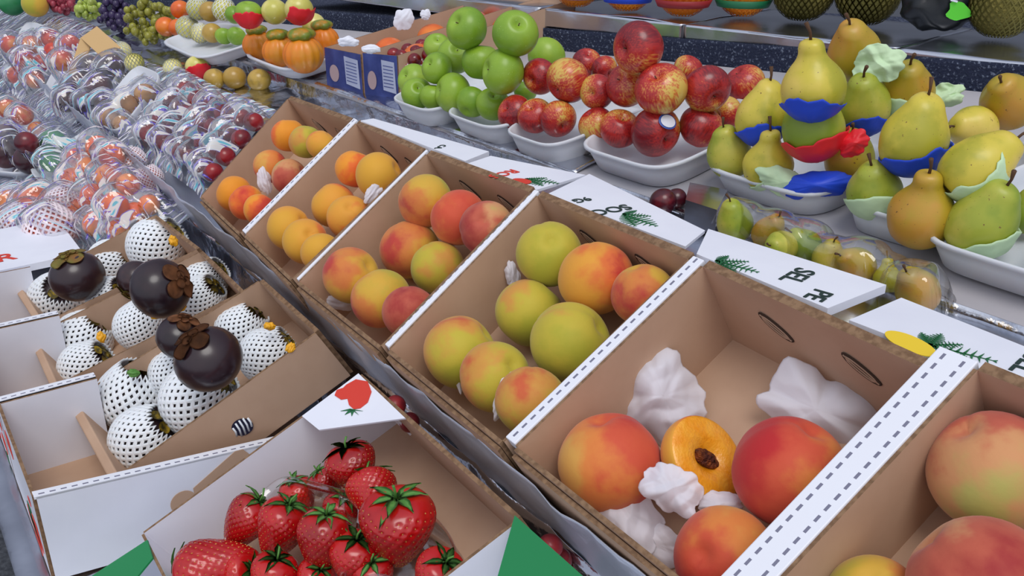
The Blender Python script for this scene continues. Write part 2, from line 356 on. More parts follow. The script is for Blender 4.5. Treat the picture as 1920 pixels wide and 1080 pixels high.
def pstem(bend, neck, z0=1.46):
    return tube_data('stem', [V((bend * .5, 0, z0 * neck)), V((bend * .56, .02, (z0 + .3) * neck)), V((bend * .6 + .12, .06, (z0 + .62) * neck))], [.05, .045, .075], STEM)
PST = [pstem(.1, 1), pstem(.6, .95, 1.44), pstem(.2, .86), pstem(.15, 1)]

# mangosteen, its brown calyx lobes and the foam sleeve
MGM = fruit_mat('mangosteen_rind', [(.2, (30, 18, 26)), (.6, (44, 26, 32)), (.9, (64, 38, 38))], .3, nscale=3, grad=.2, nz_amt=.6, coat=.2, speck=((156, 92, 70), 8, .74))
MG = lathe_data('mangosteen', sphere_prof(22, .92), 32, MGM, lambda v: v * (1 + .015 * noise.noise(v * 2)))
CAL = {}
def calyx_data(name, m1, spread=.55, n=4, big=.42, up=.06):
    vs = []; fs = []
    for layer, (cnt, rr, sz, hz) in enumerate(((n, spread, big, .90), (max(2, n - 1), spread * .42, big * .55, .93))):
        for k in range(cnt):
            a0 = 2 * pi * k / cnt + layer * pi / cnt; b0 = len(vs); N = 7
            for i in range(N + 1):
                for j in range(N + 1):
                    u = (i / N - .5) * 2; w = (j / N - .5) * 2
                    uu = u * sqrt(max(0, 1 - w * w / 2)); ww = w * sqrt(max(0, 1 - u * u / 2))
                    rad = rr + uu * sz; tx = rad * cos(a0) - ww * sz * sin(a0); ty = rad * sin(a0) + ww * sz * cos(a0)
                    h = hz * sqrt(max(.05, 1 - min(.9, (tx * tx + ty * ty) * .75))) + up + .05 * (uu * uu + ww * ww) * (1.6 if layer else .9) + .06 * noise.noise(V((tx * 3, ty * 3, layer)))
                    vs.append(V((tx, ty, h)))
            for i in range(N):
                for j in range(N): q = b0 + i * (N + 1) + j; fs.append((q, q + N + 1, q + N + 2, q + 1))
    me = bpy.data.meshes.new(name); bm = bmesh.new(); vv = [bm.verts.new(v) for v in vs]
    for f in fs: bm.faces.new([vv[i] for i in f])
    g = bmesh.ops.solidify(bm, geom=bm.faces[:], thickness=.05); bm.to_mesh(me); bm.free()
    me.materials.append(m1); me.polygons.foreach_set('use_smooth', [True] * len(me.polygons)); return me
CALM = mat('brown_calyx', (150, 96, 58), .7, vary=((110, 68, 40), 3, .35, .65)); CALG = mat('olive_calyx', (132, 122, 52), .6, vary=((150, 100, 50), 3, .4, .65))
CAL['brown'] = calyx_data('calyx', CALM, .40, 4, .30, .03); CAL['olive'] = calyx_data('calyx', CALG, .38, 4, .34, .02)
CALS = calyx_data('calyx', mat('dry_calyx', (96, 84, 40), .8, vary=((190, 160, 40), 4, .45, .6)), .34, 4, .20, .12)
def net_data(name, nu=26, nv=17, top=.86, w=.042, flare=.34, m=None, hole=.44):
    """sleeve of foam strands round a fruit, open at the top, as a lattice of diamonds"""
    bm = bmesh.new()
    def P(i, j):
        a = 2 * pi * i / nu; t = j / nv; ph = .12 + t * (pi * .84 - .12)
        r = sin(ph) * 1.1; z = -cos(ph) * 1.06
        if ph > pi * .60: e_ = ph - pi * .60; r = sin(pi * .60) * 1.1 - e_ * .40 - e_ * e_ * .25; z = -cos(pi * .60) * 1.06 + e_ * 1.0
        return bm.verts.new((r * cos(a), r * sin(a), z))
    g = {}
    for j in range(nv + 1):
        for i in range(nu): g[i, j] = P(i + (.5 if j % 2 else 0), j)
    faces = []
    for j in range(nv - 1):
        for i in range(nu):
            if j % 2 == 0: q = [g[i, j], g[i, j + 1], g[i, j + 2], g[(i - 1) % nu, j + 1]]
            else: q = [g[i, j], g[(i + 1) % nu, j + 1], g[i, j + 2] if j + 2 <= nv else None, g[i, j + 1]]
            if None in q: continue
            faces.append(bm.faces.new(q))
    bmesh.ops.recalc_face_normals(bm, faces=bm.faces[:])
    base = set(faces)
    for f in faces:
        c = f.calc_center_median()
        vs = list(f.verts); inn = []
        n_ = f.normal
        for v in vs: inn.append(bm.verts.new(c + (v.co - c) * hole))
        for k in range(4):
            bm.faces.new((vs[k], vs[(k + 1) % 4], inn[(k + 1) % 4], inn[k]))
        bm.faces.remove(f)
    bmesh.ops.recalc_face_normals(bm, faces=bm.faces[:])
    bmesh.ops.solidify(bm, geom=bm.faces[:], thickness=.07)
    me = bpy.data.meshes.new(name); bm.to_mesh(me); bm.free(); me.materials.append(m or NET)
    me.polygons.foreach_set('use_smooth', [True] * len(me.polygons)); return me
NETD = net_data('foam_net')

# strawberry with sunken seeds and a leafy crown
def strawberry_data(seed):
    rnd = random.Random(seed)
    pts = [(0, -1.30), (.2, -1.2), (.48, -.85), (.74, -.35), (.92, .15), (.93, .5), (.72, .82), (.38, .93), (0, .86)]
    seeds = []
    for k in range(260):
        t = (k + .5) / 260; z = -1.12 + t * 1.85; a = k * 2.399963; seeds.append((z, a))
    prof = resample(pts, 64)
    def rad(z):
        for (r0, z0), (r1, z1) in zip(prof, prof[1:]):
            if z0 <= z <= z1 and z1 > z0: return r0 + (r1 - r0) * (z - z0) / (z1 - z0)
        return .3
    sp = [V((rad(z) * cos(a), rad(z) * sin(a), z)) for z, a in seeds]
    from mathutils.kdtree import KDTree
    kd = KDTree(len(sp)); [kd.insert(p, i) for i, p in enumerate(sp)]; kd.balance()
    def df(v):
        c, i, d = kd.find(v); k = 1 - .08 * exp(-(d / .045) ** 2)
        q = V((v.x * k, v.y * k, v.z)); s = 1 + .07 * noise.noise(v * .9 + V((seed * 3, 0, 0)))
        return q * s
    me = lathe_data('strawberry', prof, 96, [STRAW, SEEDM], df)
    bm = bmesh.new(); bm.from_mesh(me)
    for p in sp:
        s = 1 + .07 * noise.noise(p * .9 + V((seed * 3, 0, 0))); q = V((p.x * .955, p.y * .955, p.z)) * s; nrm = V((p.x, p.y, p.z * .2)).normalized()
        t1 = V((0, 0, 1)); t2 = nrm.cross(t1).normalized()
        a = [q + t1 * .036, q + t2 * .018, q - t1 * .032, q - t2 * .018]; vv = [bm.verts.new(x) for x in a]; tp = bm.verts.new(q + nrm * .03)
        for k in range(4): f = bm.faces.new((vv[k], vv[(k + 1) % 4], tp)); f.material_index = 1
    bmesh.ops.recalc_face_normals(bm, faces=bm.faces[:]); bm.to_mesh(me); bm.free()
    return me
STRAW = fruit_mat('strawberry_skin', [(.1, (210, 52, 30)), (.4, (186, 16, 18)), (.9, (136, 6, 10))], .26, nscale=2, grad=.4, nz_amt=.5, coat=.3)
SEEDM = mat('strawberry_seed', (206, 150, 70), .5)
SB = [strawberry_data(1), strawberry_data(2)]
def crown_data(seed):
    rnd = random.Random(seed); vs = []; fs = []
    for k in range(11):
        a = 2 * pi * k / 11 + rnd.uniform(-.2, .2); ln = rnd.uniform(.6, .95); lift = rnd.uniform(.0, .4); b0 = len(vs)
        for i in range(5):
            t = i / 4; wv = .15 * sin(pi * min(1, t * .9 + .12)) * (1 - t ** 4); r = .05 + ln * t; z = .9 + lift * t * 1.2 - .35 * t * t
            for s in (-1, 0, 1): vs.append(V((r * cos(a) - s * wv * sin(a), r * sin(a) + s * wv * cos(a), z + (.04 if s else 0))))
        for i in range(4):
            for s in (0, 1): q = b0 + i * 3 + s; fs.append((q, q + 1, q + 4, q + 3))
    me = bpy.data.meshes.new('leaf_crown'); bm = bmesh.new(); vv = [bm.verts.new(v) for v in vs]; [bm.faces.new([vv[i] for i in f]) for f in fs]
    bmesh.ops.solidify(bm, geom=bm.faces[:], thickness=.02); bmesh.ops.recalc_face_normals(bm, faces=bm.faces[:]); bm.to_mesh(me); bm.free(); me.materials.append(LEAF)
    me.polygons.foreach_set('use_smooth', [True] * len(me.polygons)); return me
CRN = [crown_data(1), crown_data(2)]
SSTEM = tube_data('stem', [V((0, 0, .85)), V((.03, 0, 1.15)), V((.15, .05, 1.4))], [.05, .04, .04], LEAF)
def pumpkin_def(v):
    a = math.atan2(v.y, v.x); r = sqrt(v.x ** 2 + v.y ** 2); k = 1 + .09 * abs(cos(7 * a)) * r
    return V((v.x * k, v.y * k, v.z * .98 - .2 * exp(-(r / .3) ** 2) * (v.z > 0)))
PUMP = lathe_data('pumpkin', sphere_prof(20), 60, fruit_mat('pumpkin_skin', [(.2, (206, 96, 10)), (.6, (232, 128, 14)), (.9, (214, 140, 30))], .4, nz_amt=.5, coat=.2), pumpkin_def)
PCROWN = lathe_data('crown', sphere_prof(14), 40, mat('olive_crown', (110, 128, 28), .5, vary=((190, 130, 20), 2, .45, .65), coat=.2), lambda v: V((v.x * .60 * (1 + .3 * abs(cos(2.5 * math.atan2(v.y, v.x)))), v.y * .60 * (1 + .3 * abs(cos(2.5 * math.atan2(v.y, v.x)))), 1.0 + v.z * .36)))
BALL = {}
def ball(kind, stops, rough=.3, coat=.2, **k):
    if kind not in BALL: BALL[kind] = lathe_data(kind, sphere_prof(18, .94), 28, fruit_mat(kind + '_skin', stops, rough, coat=coat, **k))
    return BALL[kind]
PLUM = [(.2, (46, 10, 22)), (.6, (76, 14, 28)), (.9, (120, 28, 36))]
NECT = [(.2, (214, 130, 60)), (.5, (206, 72, 46)), (.85, (168, 34, 36))]
PERS = [(.2, (240, 138, 50)), (.6, (238, 106, 48)), (.9, (224, 84, 50))]
CHER = [(.2, (150, 20, 24)), (.6, (110, 12, 22)), (.9, (84, 10, 24))]
ORNG = [(.2, (232, 130, 40)), (.6, (226, 104, 30)), (.9, (206, 80, 30))]
YELL = [(.2, (196, 190, 88)), (.6, (226, 214, 128)), (.9, (232, 224, 150))]
# ------------------------------------------------------------------ builders for packaging
def wall(name, a, b, down, out, m_in, m_out, parent, label=None):
    """upright panel whose inner face runs a-b and drops by `down`; `out` is its thickness vector"""
    o = slab(name, [a, b, V(b) + down, V(a) + down], out, [m_in, m_out, KRAFT_EDGE], parent)
    o.data.polygons[1].material_index = 1
    cen = sum((V(v) for v in (a, b)), V()) / 2
    for p in o.data.polygons[2:]: p.material_index = 2
    # which of the two big faces is the outer one
    c0 = o.data.polygons[0].center; c1 = o.data.polygons[1].center
    d = V(out)
    if (c1 - c0).dot(d) < 0: o.data.polygons[0].material_index, o.data.polygons[1].material_index = 1, 0
    if label: o['label'] = label
    return o
def text_on(name, body, size, org, rd, up, m, parent, align='LEFT'):
    cu = bpy.data.curves.new(name, 'FONT'); cu.body = body; cu.size = size; cu.extrude = .0003; cu.align_x = align; cu.offset = size * .012
    to = bpy.data.objects.new('tmp', cu); me = bpy.data.meshes.new_from_object(to); bpy.data.objects.remove(to); bpy.data.curves.remove(cu)
    rd, up = V(rd).normalized(), V(up).normalized(); nn = rd.cross(up)
    b = top_loc(parent)
    for v in me.vertices: v.co = V(org) + rd * v.co.x + up * v.co.y + nn * (v.co.z + .0006) - b
    me.materials.clear(); me.materials.append(m); me.name = name
    return child(name, me, parent)
def plate(name, pts, nrm, m, parent, t=.0006, smooth=False):
    """thin printed shape lying on a surface"""
    k = len(pts); nrm = V(nrm)
    vs = [V(p) + nrm * .0003 for p in pts] + [V(p) + nrm * (.0003 + t) for p in pts]
    fs = [tuple(range(k))[::-1], tuple(range(k, 2 * k))] + [(i, (i + 1) % k, (i + 1) % k + k, i + k) for i in range(k)]
    return mesh(name, vs, fs, m, parent)
def multi_plate(name, polys, nrm, m, parent, t=.0006):
    vs = []; fs = []; nrm = V(nrm)
    for pts in polys:
        k = len(pts); b0 = len(vs); vs += [V(p) + nrm * .0003 for p in pts] + [V(p) + nrm * (.0003 + t) for p in pts]
        fs += [tuple(b0 + i for i in range(k))[::-1], tuple(range(b0 + k, b0 + 2 * k))] + [(b0 + i, b0 + (i + 1) % k, b0 + (i + 1) % k + k, b0 + i + k) for i in range(k)]
    return mesh(name, vs, fs, m, parent)
def leaf_polys(c, rd, up, size, angs):
    out = []
    for a, ln in angs:
        d = rd * cos(a) + up * sin(a); s = d.cross(rd.cross(up)).normalized()
        L_ = size * ln; N = 9
        for sgn in (-1, 1):                      # two rows of leaflets and a rib
            for k in range(N):
                t = (k + .6) / N; w = .26 * sin(pi * (t * .9 + .08)) * L_
                p = c + d * (L_ * t); q = c + d * (L_ * (t + .07)) + s * sgn * w; r = c + d * (L_ * (t + .045)); out.append([p, q, r] if sgn > 0 else [p, r, q])
        out.append([c - s * .0012, c + d * L_, c + s * .0012][::-1])
    return out
def stone_fruit_box(pts, h, label, rimw=.01, front_t=.009, inner=.104):
    FL, FR, BR, BL = pts; n = RIM.n; ctr = (FL + FR + BR + BL) / 4 - n * h
    root = thing('fruit_box', ctr, label, 'box', 'shallow card boxes of stone fruit')
    ex = (FR - FL).normalized(); ey = (BL - FL).normalized(); dn = -n * h
    bn = -n * inner
    slab('bottom_panel', [FL + bn, FR + bn, BR + bn, BL + bn], -n * .003, KRAFT, root)
    wall('side_panel', FL, BL, dn, -ex * .003, KRAFT, WHITE, root)
    wall('side_panel', FR, BR, dn, ex * .003, KRAFT, KRAFT, root)
    wall('end_panel', BL, BR, dn, ey * .004, KRAFT, WHITE, root)
    wall('end_panel', FL, FR, dn, -ey * front_t * .45, KRAFT, KRAFT, root)
    wall('outer_end_panel', FL - ey * front_t * .55 - n * .004, FR - ey * front_t * .55 - n * .004, dn, -ey * front_t * .45, KRAFT, KRAFT, root)
    # a double-thickness back rim
    slab('back_rim', [BL + ey * .004, BR + ey * .004, BR + ey * .009, BL + ey * .009], -n * .05, KRAFT_EDGE, root)
    if rimw:
        a, b_ = FL - ex * .003, BL - ex * .003
        o = slab('folded_rim', [a + n * .002, b_ + n * .002 + ey * .006, b_ - ex * rimw + n * .002 + ey * .006, a - ex * rimw + n * .002], -n * .012, PERF, root, bevel=.001)
        o['label'] = 'white folded rim with a perforated crease'
    # two stamped slots in the back wall
    for fx in (.32, .70):
        c = BL.lerp(BR, fx) - n * .040; rx, rz = .020, .0085
        ax = (ex * .85 - n * .53).normalized(); az = ax.cross(-ey).normalized()
        if h > .09:
            plate('stamped_slot', [c - ey * .0004 + ax * rx * cos(t) + az * rz * sin(t) * (1 if sin(t) > 0 else .7) for t in [2 * pi * k / 24 for k in range(24)]], -ey, DARK, root)
            vs = []
            for s in (-.45, 0, .45):
                pl = []
                for k in range(9): u = (k / 8 - .5) * 2; pl.append(c - ey * .001 + ax * rx * .9 * u * sqrt(1 - s * s) + az * rz * (s + .12) * sqrt(max(0, 1 - u * u)))
                pr = [p + az * .0013 for p in pl[::-1]]; vs.append(pl + pr)
            multi_plate('slot_ridge', vs, -ey, KRAFT, root)
    return root, ex, ey, n
def foam_tray(c, wx, wy, h, yaw, pl, label, group='white foam trays of loose fruit', rim=.008):
    root_axes = Matrix.Rotation(yaw, 3, pl.n); ex = root_axes @ pl.ex; ey = root_axes @ pl.ey; n = pl.n
    rings = [(.80, -h + .003), (.86, -h + .004), (.93, -h * .45), (.975, -.002), (1.0, 0), (1.03, -.001), (1.03, -.005), (.985, -.006), (.95, -h * .45), (.88, -h), (.80, -h)]
    vs = []; N = 48
    for s, z in rings:
        hx, hy = wx / 2 * s, wy / 2 * (1 - (1 - s) * wx / wy)
        for i in range(N):
            t = 2 * pi * i / N; ct, st_ = cos(t), sin(t); e_ = .42
            vs.append(c + ex * hx * math.copysign(abs(ct) ** e_, ct) + ey * hy * math.copysign(abs(st_) ** e_, st_) + n * z)
    fs = [tuple(range(N))]
    for j in range(len(rings) - 1):
        for i in range(N): a, b_ = j * N + i, j * N + (i + 1) % N; fs.append((a, a + N, b_ + N, b_))
    fs.append(tuple(range((len(rings) - 1) * N, len(rings) * N))[::-1])
    o = mesh('foam_tray', vs, fs, FOAM, None, True, base=c - n * h)
    return tag(o, label, 'tray', group)
def crumple(name, px, py, rpx, rpy, plane_h, label, seed, rotz=0, m=None, dome=.6, base=RIM, amp=.5, cat='tissue', group='crumpled white tissue papers', tilt=None, edge=.28):
    """sheet of thin paper, creased and domed, centred over a picked point"""
    pl = base.off(plane_h); c = pl.at(px, py); d = depth(c); R1, R2 = rpx * d / F, rpy * d / F
    vdir = (CAM - c).normalized() if tilt is None else V(tilt).normalized()
    e1 = RIGHT - vdir * RIGHT.dot(vdir); e1.normalize(); e2 = vdir.cross(e1)
    if rotz: e1, e2 = e1 * cos(rotz) + e2 * sin(rotz), e2 * cos(rotz) - e1 * sin(rotz)
    off = V((seed * 3.7, seed * 1.3, 0)); mm = max(R1, R2); a0 = seed * 1.7
    def fn(u, v):
        a = 2 * pi * u; r = v; q = V((cos(a), sin(a), 0))
        ed = 1 + edge * noise.noise(q * 1.6 + off) + .12 * noise.noise(q * 4 + off)
        x, y = cos(a) * r * ed, sin(a) * r * ed
        w = V((x * 2.2, y * 2.2, 0)) + off
        f1 = a0 + .8 * noise.noise(w * .5); s1 = x * cos(f1) + y * sin(f1); s2 = x * cos(f1 + 1.1) + y * sin(f1 + 1.1)
        fold = abs(math.fmod(abs(s1 * 1.7 + .35 * noise.noise(w * .7) + 5), 1) - .5) * .35 + abs(math.fmod(abs(s2 * 1.3 + 7.3), 1) - .5) * .22
        z = dome * (1 - r * r) + amp * (.55 * noise.noise(w * .42) + fold - .12)
        k = 0
        return c + e1 * R1 * (x + k) + e2 * R2 * (y - k) + vdir * mm * (z - dome * .6)
    o = grid(name, fn, 64, 26, m or TISSUE, None, True, base=c, closed_u=True, solid=.0004)
    return tag(o, label, cat, group)
def half_cup(name, c, R, axis, m, label, seed, cover=.5, cat='paper', group='paper cups round the pears', rag=.12, f=1.05):
    """paper cupped round the lower end of a fruit; axis points out of the opening"""
    q = V(axis).to_track_quat('Z', 'Y'); off = V((seed * 2.1, 0, 0))
    def fn(u, v):
        a = 2 * pi * u; top = pi * (cover + rag * noise.noise(V((cos(a) * 1.3, sin(a) * 1.3, seed * 3.3))) + rag * .5 * noise.noise(V((cos(a) * 4, sin(a) * 4, seed))))
        ph = .02 + v * top; r = R * f * (1 + .035 * noise.noise(V((cos(a) * 3, sin(a) * 3, ph * 2)) + off) + max(0, v - .8) * .25)
        return c + q @ V((sin(ph) * cos(a) * r, sin(ph) * sin(a) * r, -cos(ph) * r))
    o = grid(name, fn, 44, 18, m, None, True, base=c, closed_u=True, solid=.0008)
    return tag(o, label, cat, group)
def film_over(spheres, pl, parent_loc, root, corners, ridge=26, amp=.004, ang=0.0, lift=.006, n=70, name='plastic_wrap', k=1.55):
    """cling film stretched over a heap: follows the fruit tops, pulled into ridges"""
    a, b_, c_, d_ = corners
    cs = [((s - pl.p), r) for s, r in spheres]
    cs = [(q.dot(pl.ex), q.dot(pl.ey), q.dot(pl.n), r) for q, r in cs]
    def fn(u, v):
        p = (a.lerp(b_, u)).lerp(d_.lerp(c_, u), v); q = p - pl.p; x, y = q.dot(pl.ex), q.dot(pl.ey); h = .0; acc = 0
        for sx, sy, sz, r in cs:
            dd = ((x - sx) ** 2 + (y - sy) ** 2) / (k * r) ** 2
            if dd < 1: h = max(h, sz + r * sqrt(1 - dd * .92) * 1.0)
        edge = min(1, 12 * min(u, 1 - u, v, 1 - v) + .05)
        w = x * cos(ang) + y * sin(ang) + .012 * noise.noise(V((x * 9, y * 9, 0)))
        rd = abs(sin(w * ridge * pi)) ** .6
        return p + pl.n * ((h + lift + amp * rd + .003 * noise.noise(V((x * 25, y * 12, 3)))) * (edge ** .4) )
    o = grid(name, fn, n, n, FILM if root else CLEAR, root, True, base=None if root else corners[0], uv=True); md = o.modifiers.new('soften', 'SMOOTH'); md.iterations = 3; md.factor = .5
    return o
RND = random.Random(11)
def rnd_axis(s=1.0): return V((RND.uniform(-s, s), RND.uniform(-s, s), 1)).normalized()

# ------------------------------------------------------------------ the setting
fl = slab('floor', [(-9, -5, 0), (5, -5, 0), (5, 6, 0), (-9, 6, 0)], (0, 0, -.05), ASPH); fl['kind'] = 'structure'
def foil_sheet(name, a, b, c, d, m, parent, amp=.004, nu=140, nv=14, seed=0, fr=9):
    a, b, c, d = map(V, (a, b, c, d)); nrm = (b - a).cross(d - a).normalized()
    def fn(u, v):
        p = a.lerp(b, u).lerp(d.lerp(c, u), v); w = V((p.x * fr, p.y * fr, p.z * fr)) + V((seed, 0, 0))
        return p + nrm * amp * (abs(noise.noise(w)) * 1.6 + .5 * noise.noise(w * 2.7) - .4)
    o = grid(name, fn, nu, nv, m, parent, True, solid=.001); return o
def C(x, y, z): return V((x, y, z)) + CAM
# shelf that carries the boxes of stone fruit (30 degrees)
st = thing('display_shelf', C(-1.4, .5, -1.45), 'foil-covered sloping shelf that carries the row of stone fruit boxes', 'shelf')
P1 = RIM.off(-.112)
def on_rim_plane(x, t): return V((x, 0, 0)) + V((0, P1.p.y, P1.p.z)) + P1.ey * t + V((CAM.x, 0, 0))
slab('top_board', [on_rim_plane(-3.6, -.005), on_rim_plane(.45, -.005), on_rim_plane(.45, .25), on_rim_plane(-3.6, .25)], -P1.n * .02, FOIL2, st)
f0 = on_rim_plane(-3.6, -.012); f1 = on_rim_plane(.45, -.012)
GF = foil_mat('grey_foil', (206, 212, 226), 12, .8, .38); GF.node_tree.nodes['Principled BSDF'].inputs['Metallic'].default_value = .55
rk = RIM.p - RIM.ey * .013; g0 = V((-3.6, rk.y, rk.z)) - RIM.n * .020; g1 = V((.45, rk.y, rk.z)) - RIM.n * .020
lo = -RIM.n * .082 - RIM.ey * .006; lo2 = lo + V((0, .004, -.13))
foil_sheet('foil_upstand', g0 + lo, g1 + lo, g1, g0, GF, st, .005, 300, 14, 3, 14)
foil_sheet('foil_front', g0 + lo2, g1 + lo2, g1 + lo * .98, g0 + lo * .98, FOIL, st, .006, 260, 12, 5)
for x in (-3.3, -2.0, -.7, .35): slab('leg', [C(x, .50, -1.45), C(x + .04, .50, -1.45), C(x + .04, .54, -1.45), C(x, .54, -1.45)], (0, 0, .93), STEM, st)
# lower front table
lt = thing('display_table', C(-1.6, .25, -1.45), 'low foil-covered table under the front row of cartons', 'table')
foil_sheet('table_top', C(-3.6, .02, -.689), C(.2, .02, -.689), C(.2, .46, -.689), C(-3.6, .46, -.689), FOIL2, lt, .003, 160, 20, 8)
slab('table_board', [C(-3.6, .03, -.692), C(.2, .03, -.692), C(.2, .46, -.692), C(-3.6, .46, -.692)], (0, 0, -.02), WHITE, lt)
for x in (-3.4, -2.2, -1.0, .1):
    for y in (.05, .41): slab('leg', [C(x, y, -1.45), C(x + .04, y, -1.45), C(x + .04, y + .04, -1.45), C(x, y + .04, -1.45)], (0, 0, 0.686), STEM, lt)
# ledges between the boxes and the trays
lg = thing('ledge_board', C(-.6, .72, -.39), 'narrow foil ledge under the bagged pears, right of the printed box lids', 'shelf')
foil_sheet('foil_cover', C(-1.02, .64, -.372), C(.4, .64, -.372), C(.4, .83, -.372), C(-1.02, .83, -.372), FOIL2, lg, .003, 80, 12, 2)
slab('board', [C(-1.02, .655, -.376), C(.4, .655, -.376), C(.4, .83, -.376), C(-1.02, .83, -.376)], (0, 0, -.02), WHITE, lg)
lg2 = thing('ledge_board', C(-2, .65, -.45), 'crumpled foil ledge behind the shrink-wrapped red fruit, below the pumpkin tray', 'shelf')
foil_sheet('foil_cover', C(-3.6, .60, -.425), C(-1.02, .60, -.425), C(-1.02, .79, -.40), C(-3.6, .79, -.40), FOIL, lg2, .008, 200, 14, 12)
slab('board', [C(-3.6, .62, -.445), C(-1.02, .62, -.445), C(-1.02, .78, -.445), C(-3.6, .78, -.445)], (0, 0, -.02), WHITE, lg2)
# tray shelf, its front edge not quite parallel to the row of boxes; the step behind is angled too
TS = TRAY.off(-.038)
def pv(p0, p1, px, py):                              # pick on the vertical plane through p0, p1
    d = p1 - p0; nn = V((d.y, -d.x, 0)).normalized(); r = ray(px, py); return CAM + r * ((p0 - CAM).dot(nn) / r.dot(nn))
K0, K1 = TS.at(1010, 90), TS.at(1920, 178); kd = (K1 - K0).normalized(); KL = K0 - kd * 2.3; KR = K1 + kd * .6; kn = V((-kd.y, kd.x, 0)).normalized()
def tsp(x, y): z = TS.p.z + (y - (TS.p.y)) * math.tan(radians(12)); return V((x, y, z))
ts = thing('display_shelf', C(-1.2, 1.0, -1.45), 'pale-lined shelf that carries the foam trays of apples and pears', 'shelf')
A0, A1 = tsp(-3.9, .715), tsp(.5, .835); A00 = tsp(-3.9, 1.9); 
slab('shelf_board', [A0, A1, tsp(KR.x, KR.y - .004), tsp(KL.x, KL.y - .004)], (0, 0, -.018), SHELFP, ts)
foil_sheet('foil_edge', A0 + V((0, -.006, -.05)), A1 + V((0, -.006, -.05)), A1 + V((0, -.004, .003)), A0 + V((0, -.004, .003)), FOIL, ts, .003, 240, 6, 21)
foil_sheet('foil_lip', A0 + V((0, -.004, .002)), tsp(-.98, .7945) + V((0, -.004, .002)), tsp(-.98, .84) + V((0, 0, .003)), tsp(-3.9, .79) + V((0, 0, .003)), FOIL, ts, .003, 240, 8, 22)
for x in (-3.5, -2.1, -.9, .4): slab('leg', [C(x, .95, -1.45), C(x + .04, .95, -1.45), C(x + .04, .99, -1.45), C(x, .99, -1.45)], (0, 0, 1.08), STEM, ts)
cb = pv(K0, K1, 1010, 48).z - K0.z; cbR = pv(K0, K1, 1920, 126).z - K1.z
stp = thing('carpeted_step', (K0 + K1) / 2, 'dark blue carpeted step behind the trays, under the foil boxes', 'step')
hk = (cb + cbR) / 2
foil_sheet('carpet', KL + V((0, 0, -.03)), KR + V((0, 0, -.03)), KR + V((0, 0, hk)), KL + V((0, 0, hk)), CARPET, stp, .004, 160, 10, 31)
slab('step_board', [KL + kn * .006 + V((0, 0, -.05)), KR + kn * .006 + V((0, 0, -.05)), KR + kn * .5 + V((0, 0, -.05)), KL + kn * .5 + V((0, 0, -.05))], (0, 0, hk + .05), CARPET, stp)
def zc(v): return v
ktop = K0.z + hk
KP = Plane((0, 0, 0), 0); KP.p = V((0, 0, ktop + .001))
fbx = [(560, 1008, .062, 'foil-wrapped box end behind the open cartons, leftmost of the foil boxes'), (1014, 1272, .062, 'foil-wrapped box under the orange netted mangoes'),
       (1280, 1678, .062, 'foil-wrapped box under the olive netted melons, behind the apples'), (1690, 2060, .062, 'foil-wrapped box at the far right behind the pears, with a dull red reflection')]
KTOPS = []
for i, (xa, xb, hh, lab) in enumerate(fbx):
    a = pv(K0, K1, xa, 60); b_ = pv(K0, K1, xb, 100); a.z = b_.z = ktop + .001; a += kn * .004; b_ += kn * .004
    hh = abs(pv(K0, K1, 1275, 66).z - pv(K0, K1, 1275, 26).z)
    r = thing('foil_box', (a + b_) / 2, lab, 'box', 'foil-wrapped boxes on the carpeted step')
    up = V((0, 0, hh)); bk = kn * .30
    foil_sheet('foil_front', a, b_, b_ + up, a + up, FOIL2, r, .004, 60, 10, 40 + i, 6)
    foil_sheet('foil_top', a + up, b_ + up, b_ + up + bk, a + up + bk, FOIL2, r, .003, 40, 20, 50 + i, 6)
    slab('box_body', [a + kn * .006, b_ + kn * .006, b_ + bk, a + bk], up * .96, mat('grey_card', (150, 150, 158), .7), r)
    KTOPS.append((a, b_, hh))
HTOP = Plane((0, 0, 0), 0); HTOP.p = V((0, 0, ktop + KTOPS[1][2] + .004))
# ------------------------------------------------------------------ boxes of stone fruit
H = .104
def q4(*pp): return [RIM.at(*p) for p in pp]
ex0 = V((1, 0, 0))
b0 = q4((378, 368), (450, 436), (655, 228), (540, 186))
b1 = q4((462, 440), (548, 522), (790, 287), (668, 232))
b2 = q4((562, 528), (714, 648), (992, 360), (800, 290))
b3 = q4((732, 655), (942, 826), (1290, 486), (1008, 368))
b4 = q4((970, 838), (1346, 1138), (1752, 700), (1318, 500))
p = RIM.at(1833, 694); ft = RIM.at(1474, 1080); dv = (ft - p).normalized(); L5 = .262
b5 = [p + dv * L5, p + dv * L5 + ex0 * .25, p + ex0 * .25, p]
BOXES = []; WALLS = []; INNER = [.072, .076, .084, .088, .103, .095]
for i, (bx, lab, rw) in enumerate([(b0, 'small tan box of orange apricot-like peaches at the far end of the row', 0), (b1, 'tan box of amber peaches with a wide white left rim, second in the row', .013),
        (b2, 'tan box of eight blushed peaches, between the amber and the yellow-green ones', .005), (b3, 'tan box of large yellow-green peaches with a perforated white left rim', .008),
        (b4, 'half-empty tan box with four peaches and crumpled tissue', .014), (b5, 'tan box of big dusky peaches cut off by the right edge of the frame', .030)]):
    BOXES.append(stone_fruit_box(bx, H, lab, rw, inner=INNER[i])); WALLS.append([(bx[0], (bx[1] - bx[0]).normalized()), (bx[3], -(bx[3] - bx[0]).normalized())])
FLAPS = {}
def lid(i, quad, t, z=0, lab='white printed lid flap folded out behind the box'):
    pl = FLAP.off(z); q = [pl.at(*p) for p in quad]
    o = slab('lid_flap', q, (0, 0, -t), WHITE, BOXES[i][0]); o['label'] = lab; FLAPS[i] = o
    return pl
lid(1, [(676, 226), (700, 222), (917, 284), (872, 302)], .006, -.001, 'white lid flap with small black writing')
lid(2, [(872, 308), (920, 292), (1098, 328), (1006, 356)], .003, -.002, 'white lid flap with red lettering, leaves and an orange fruit')
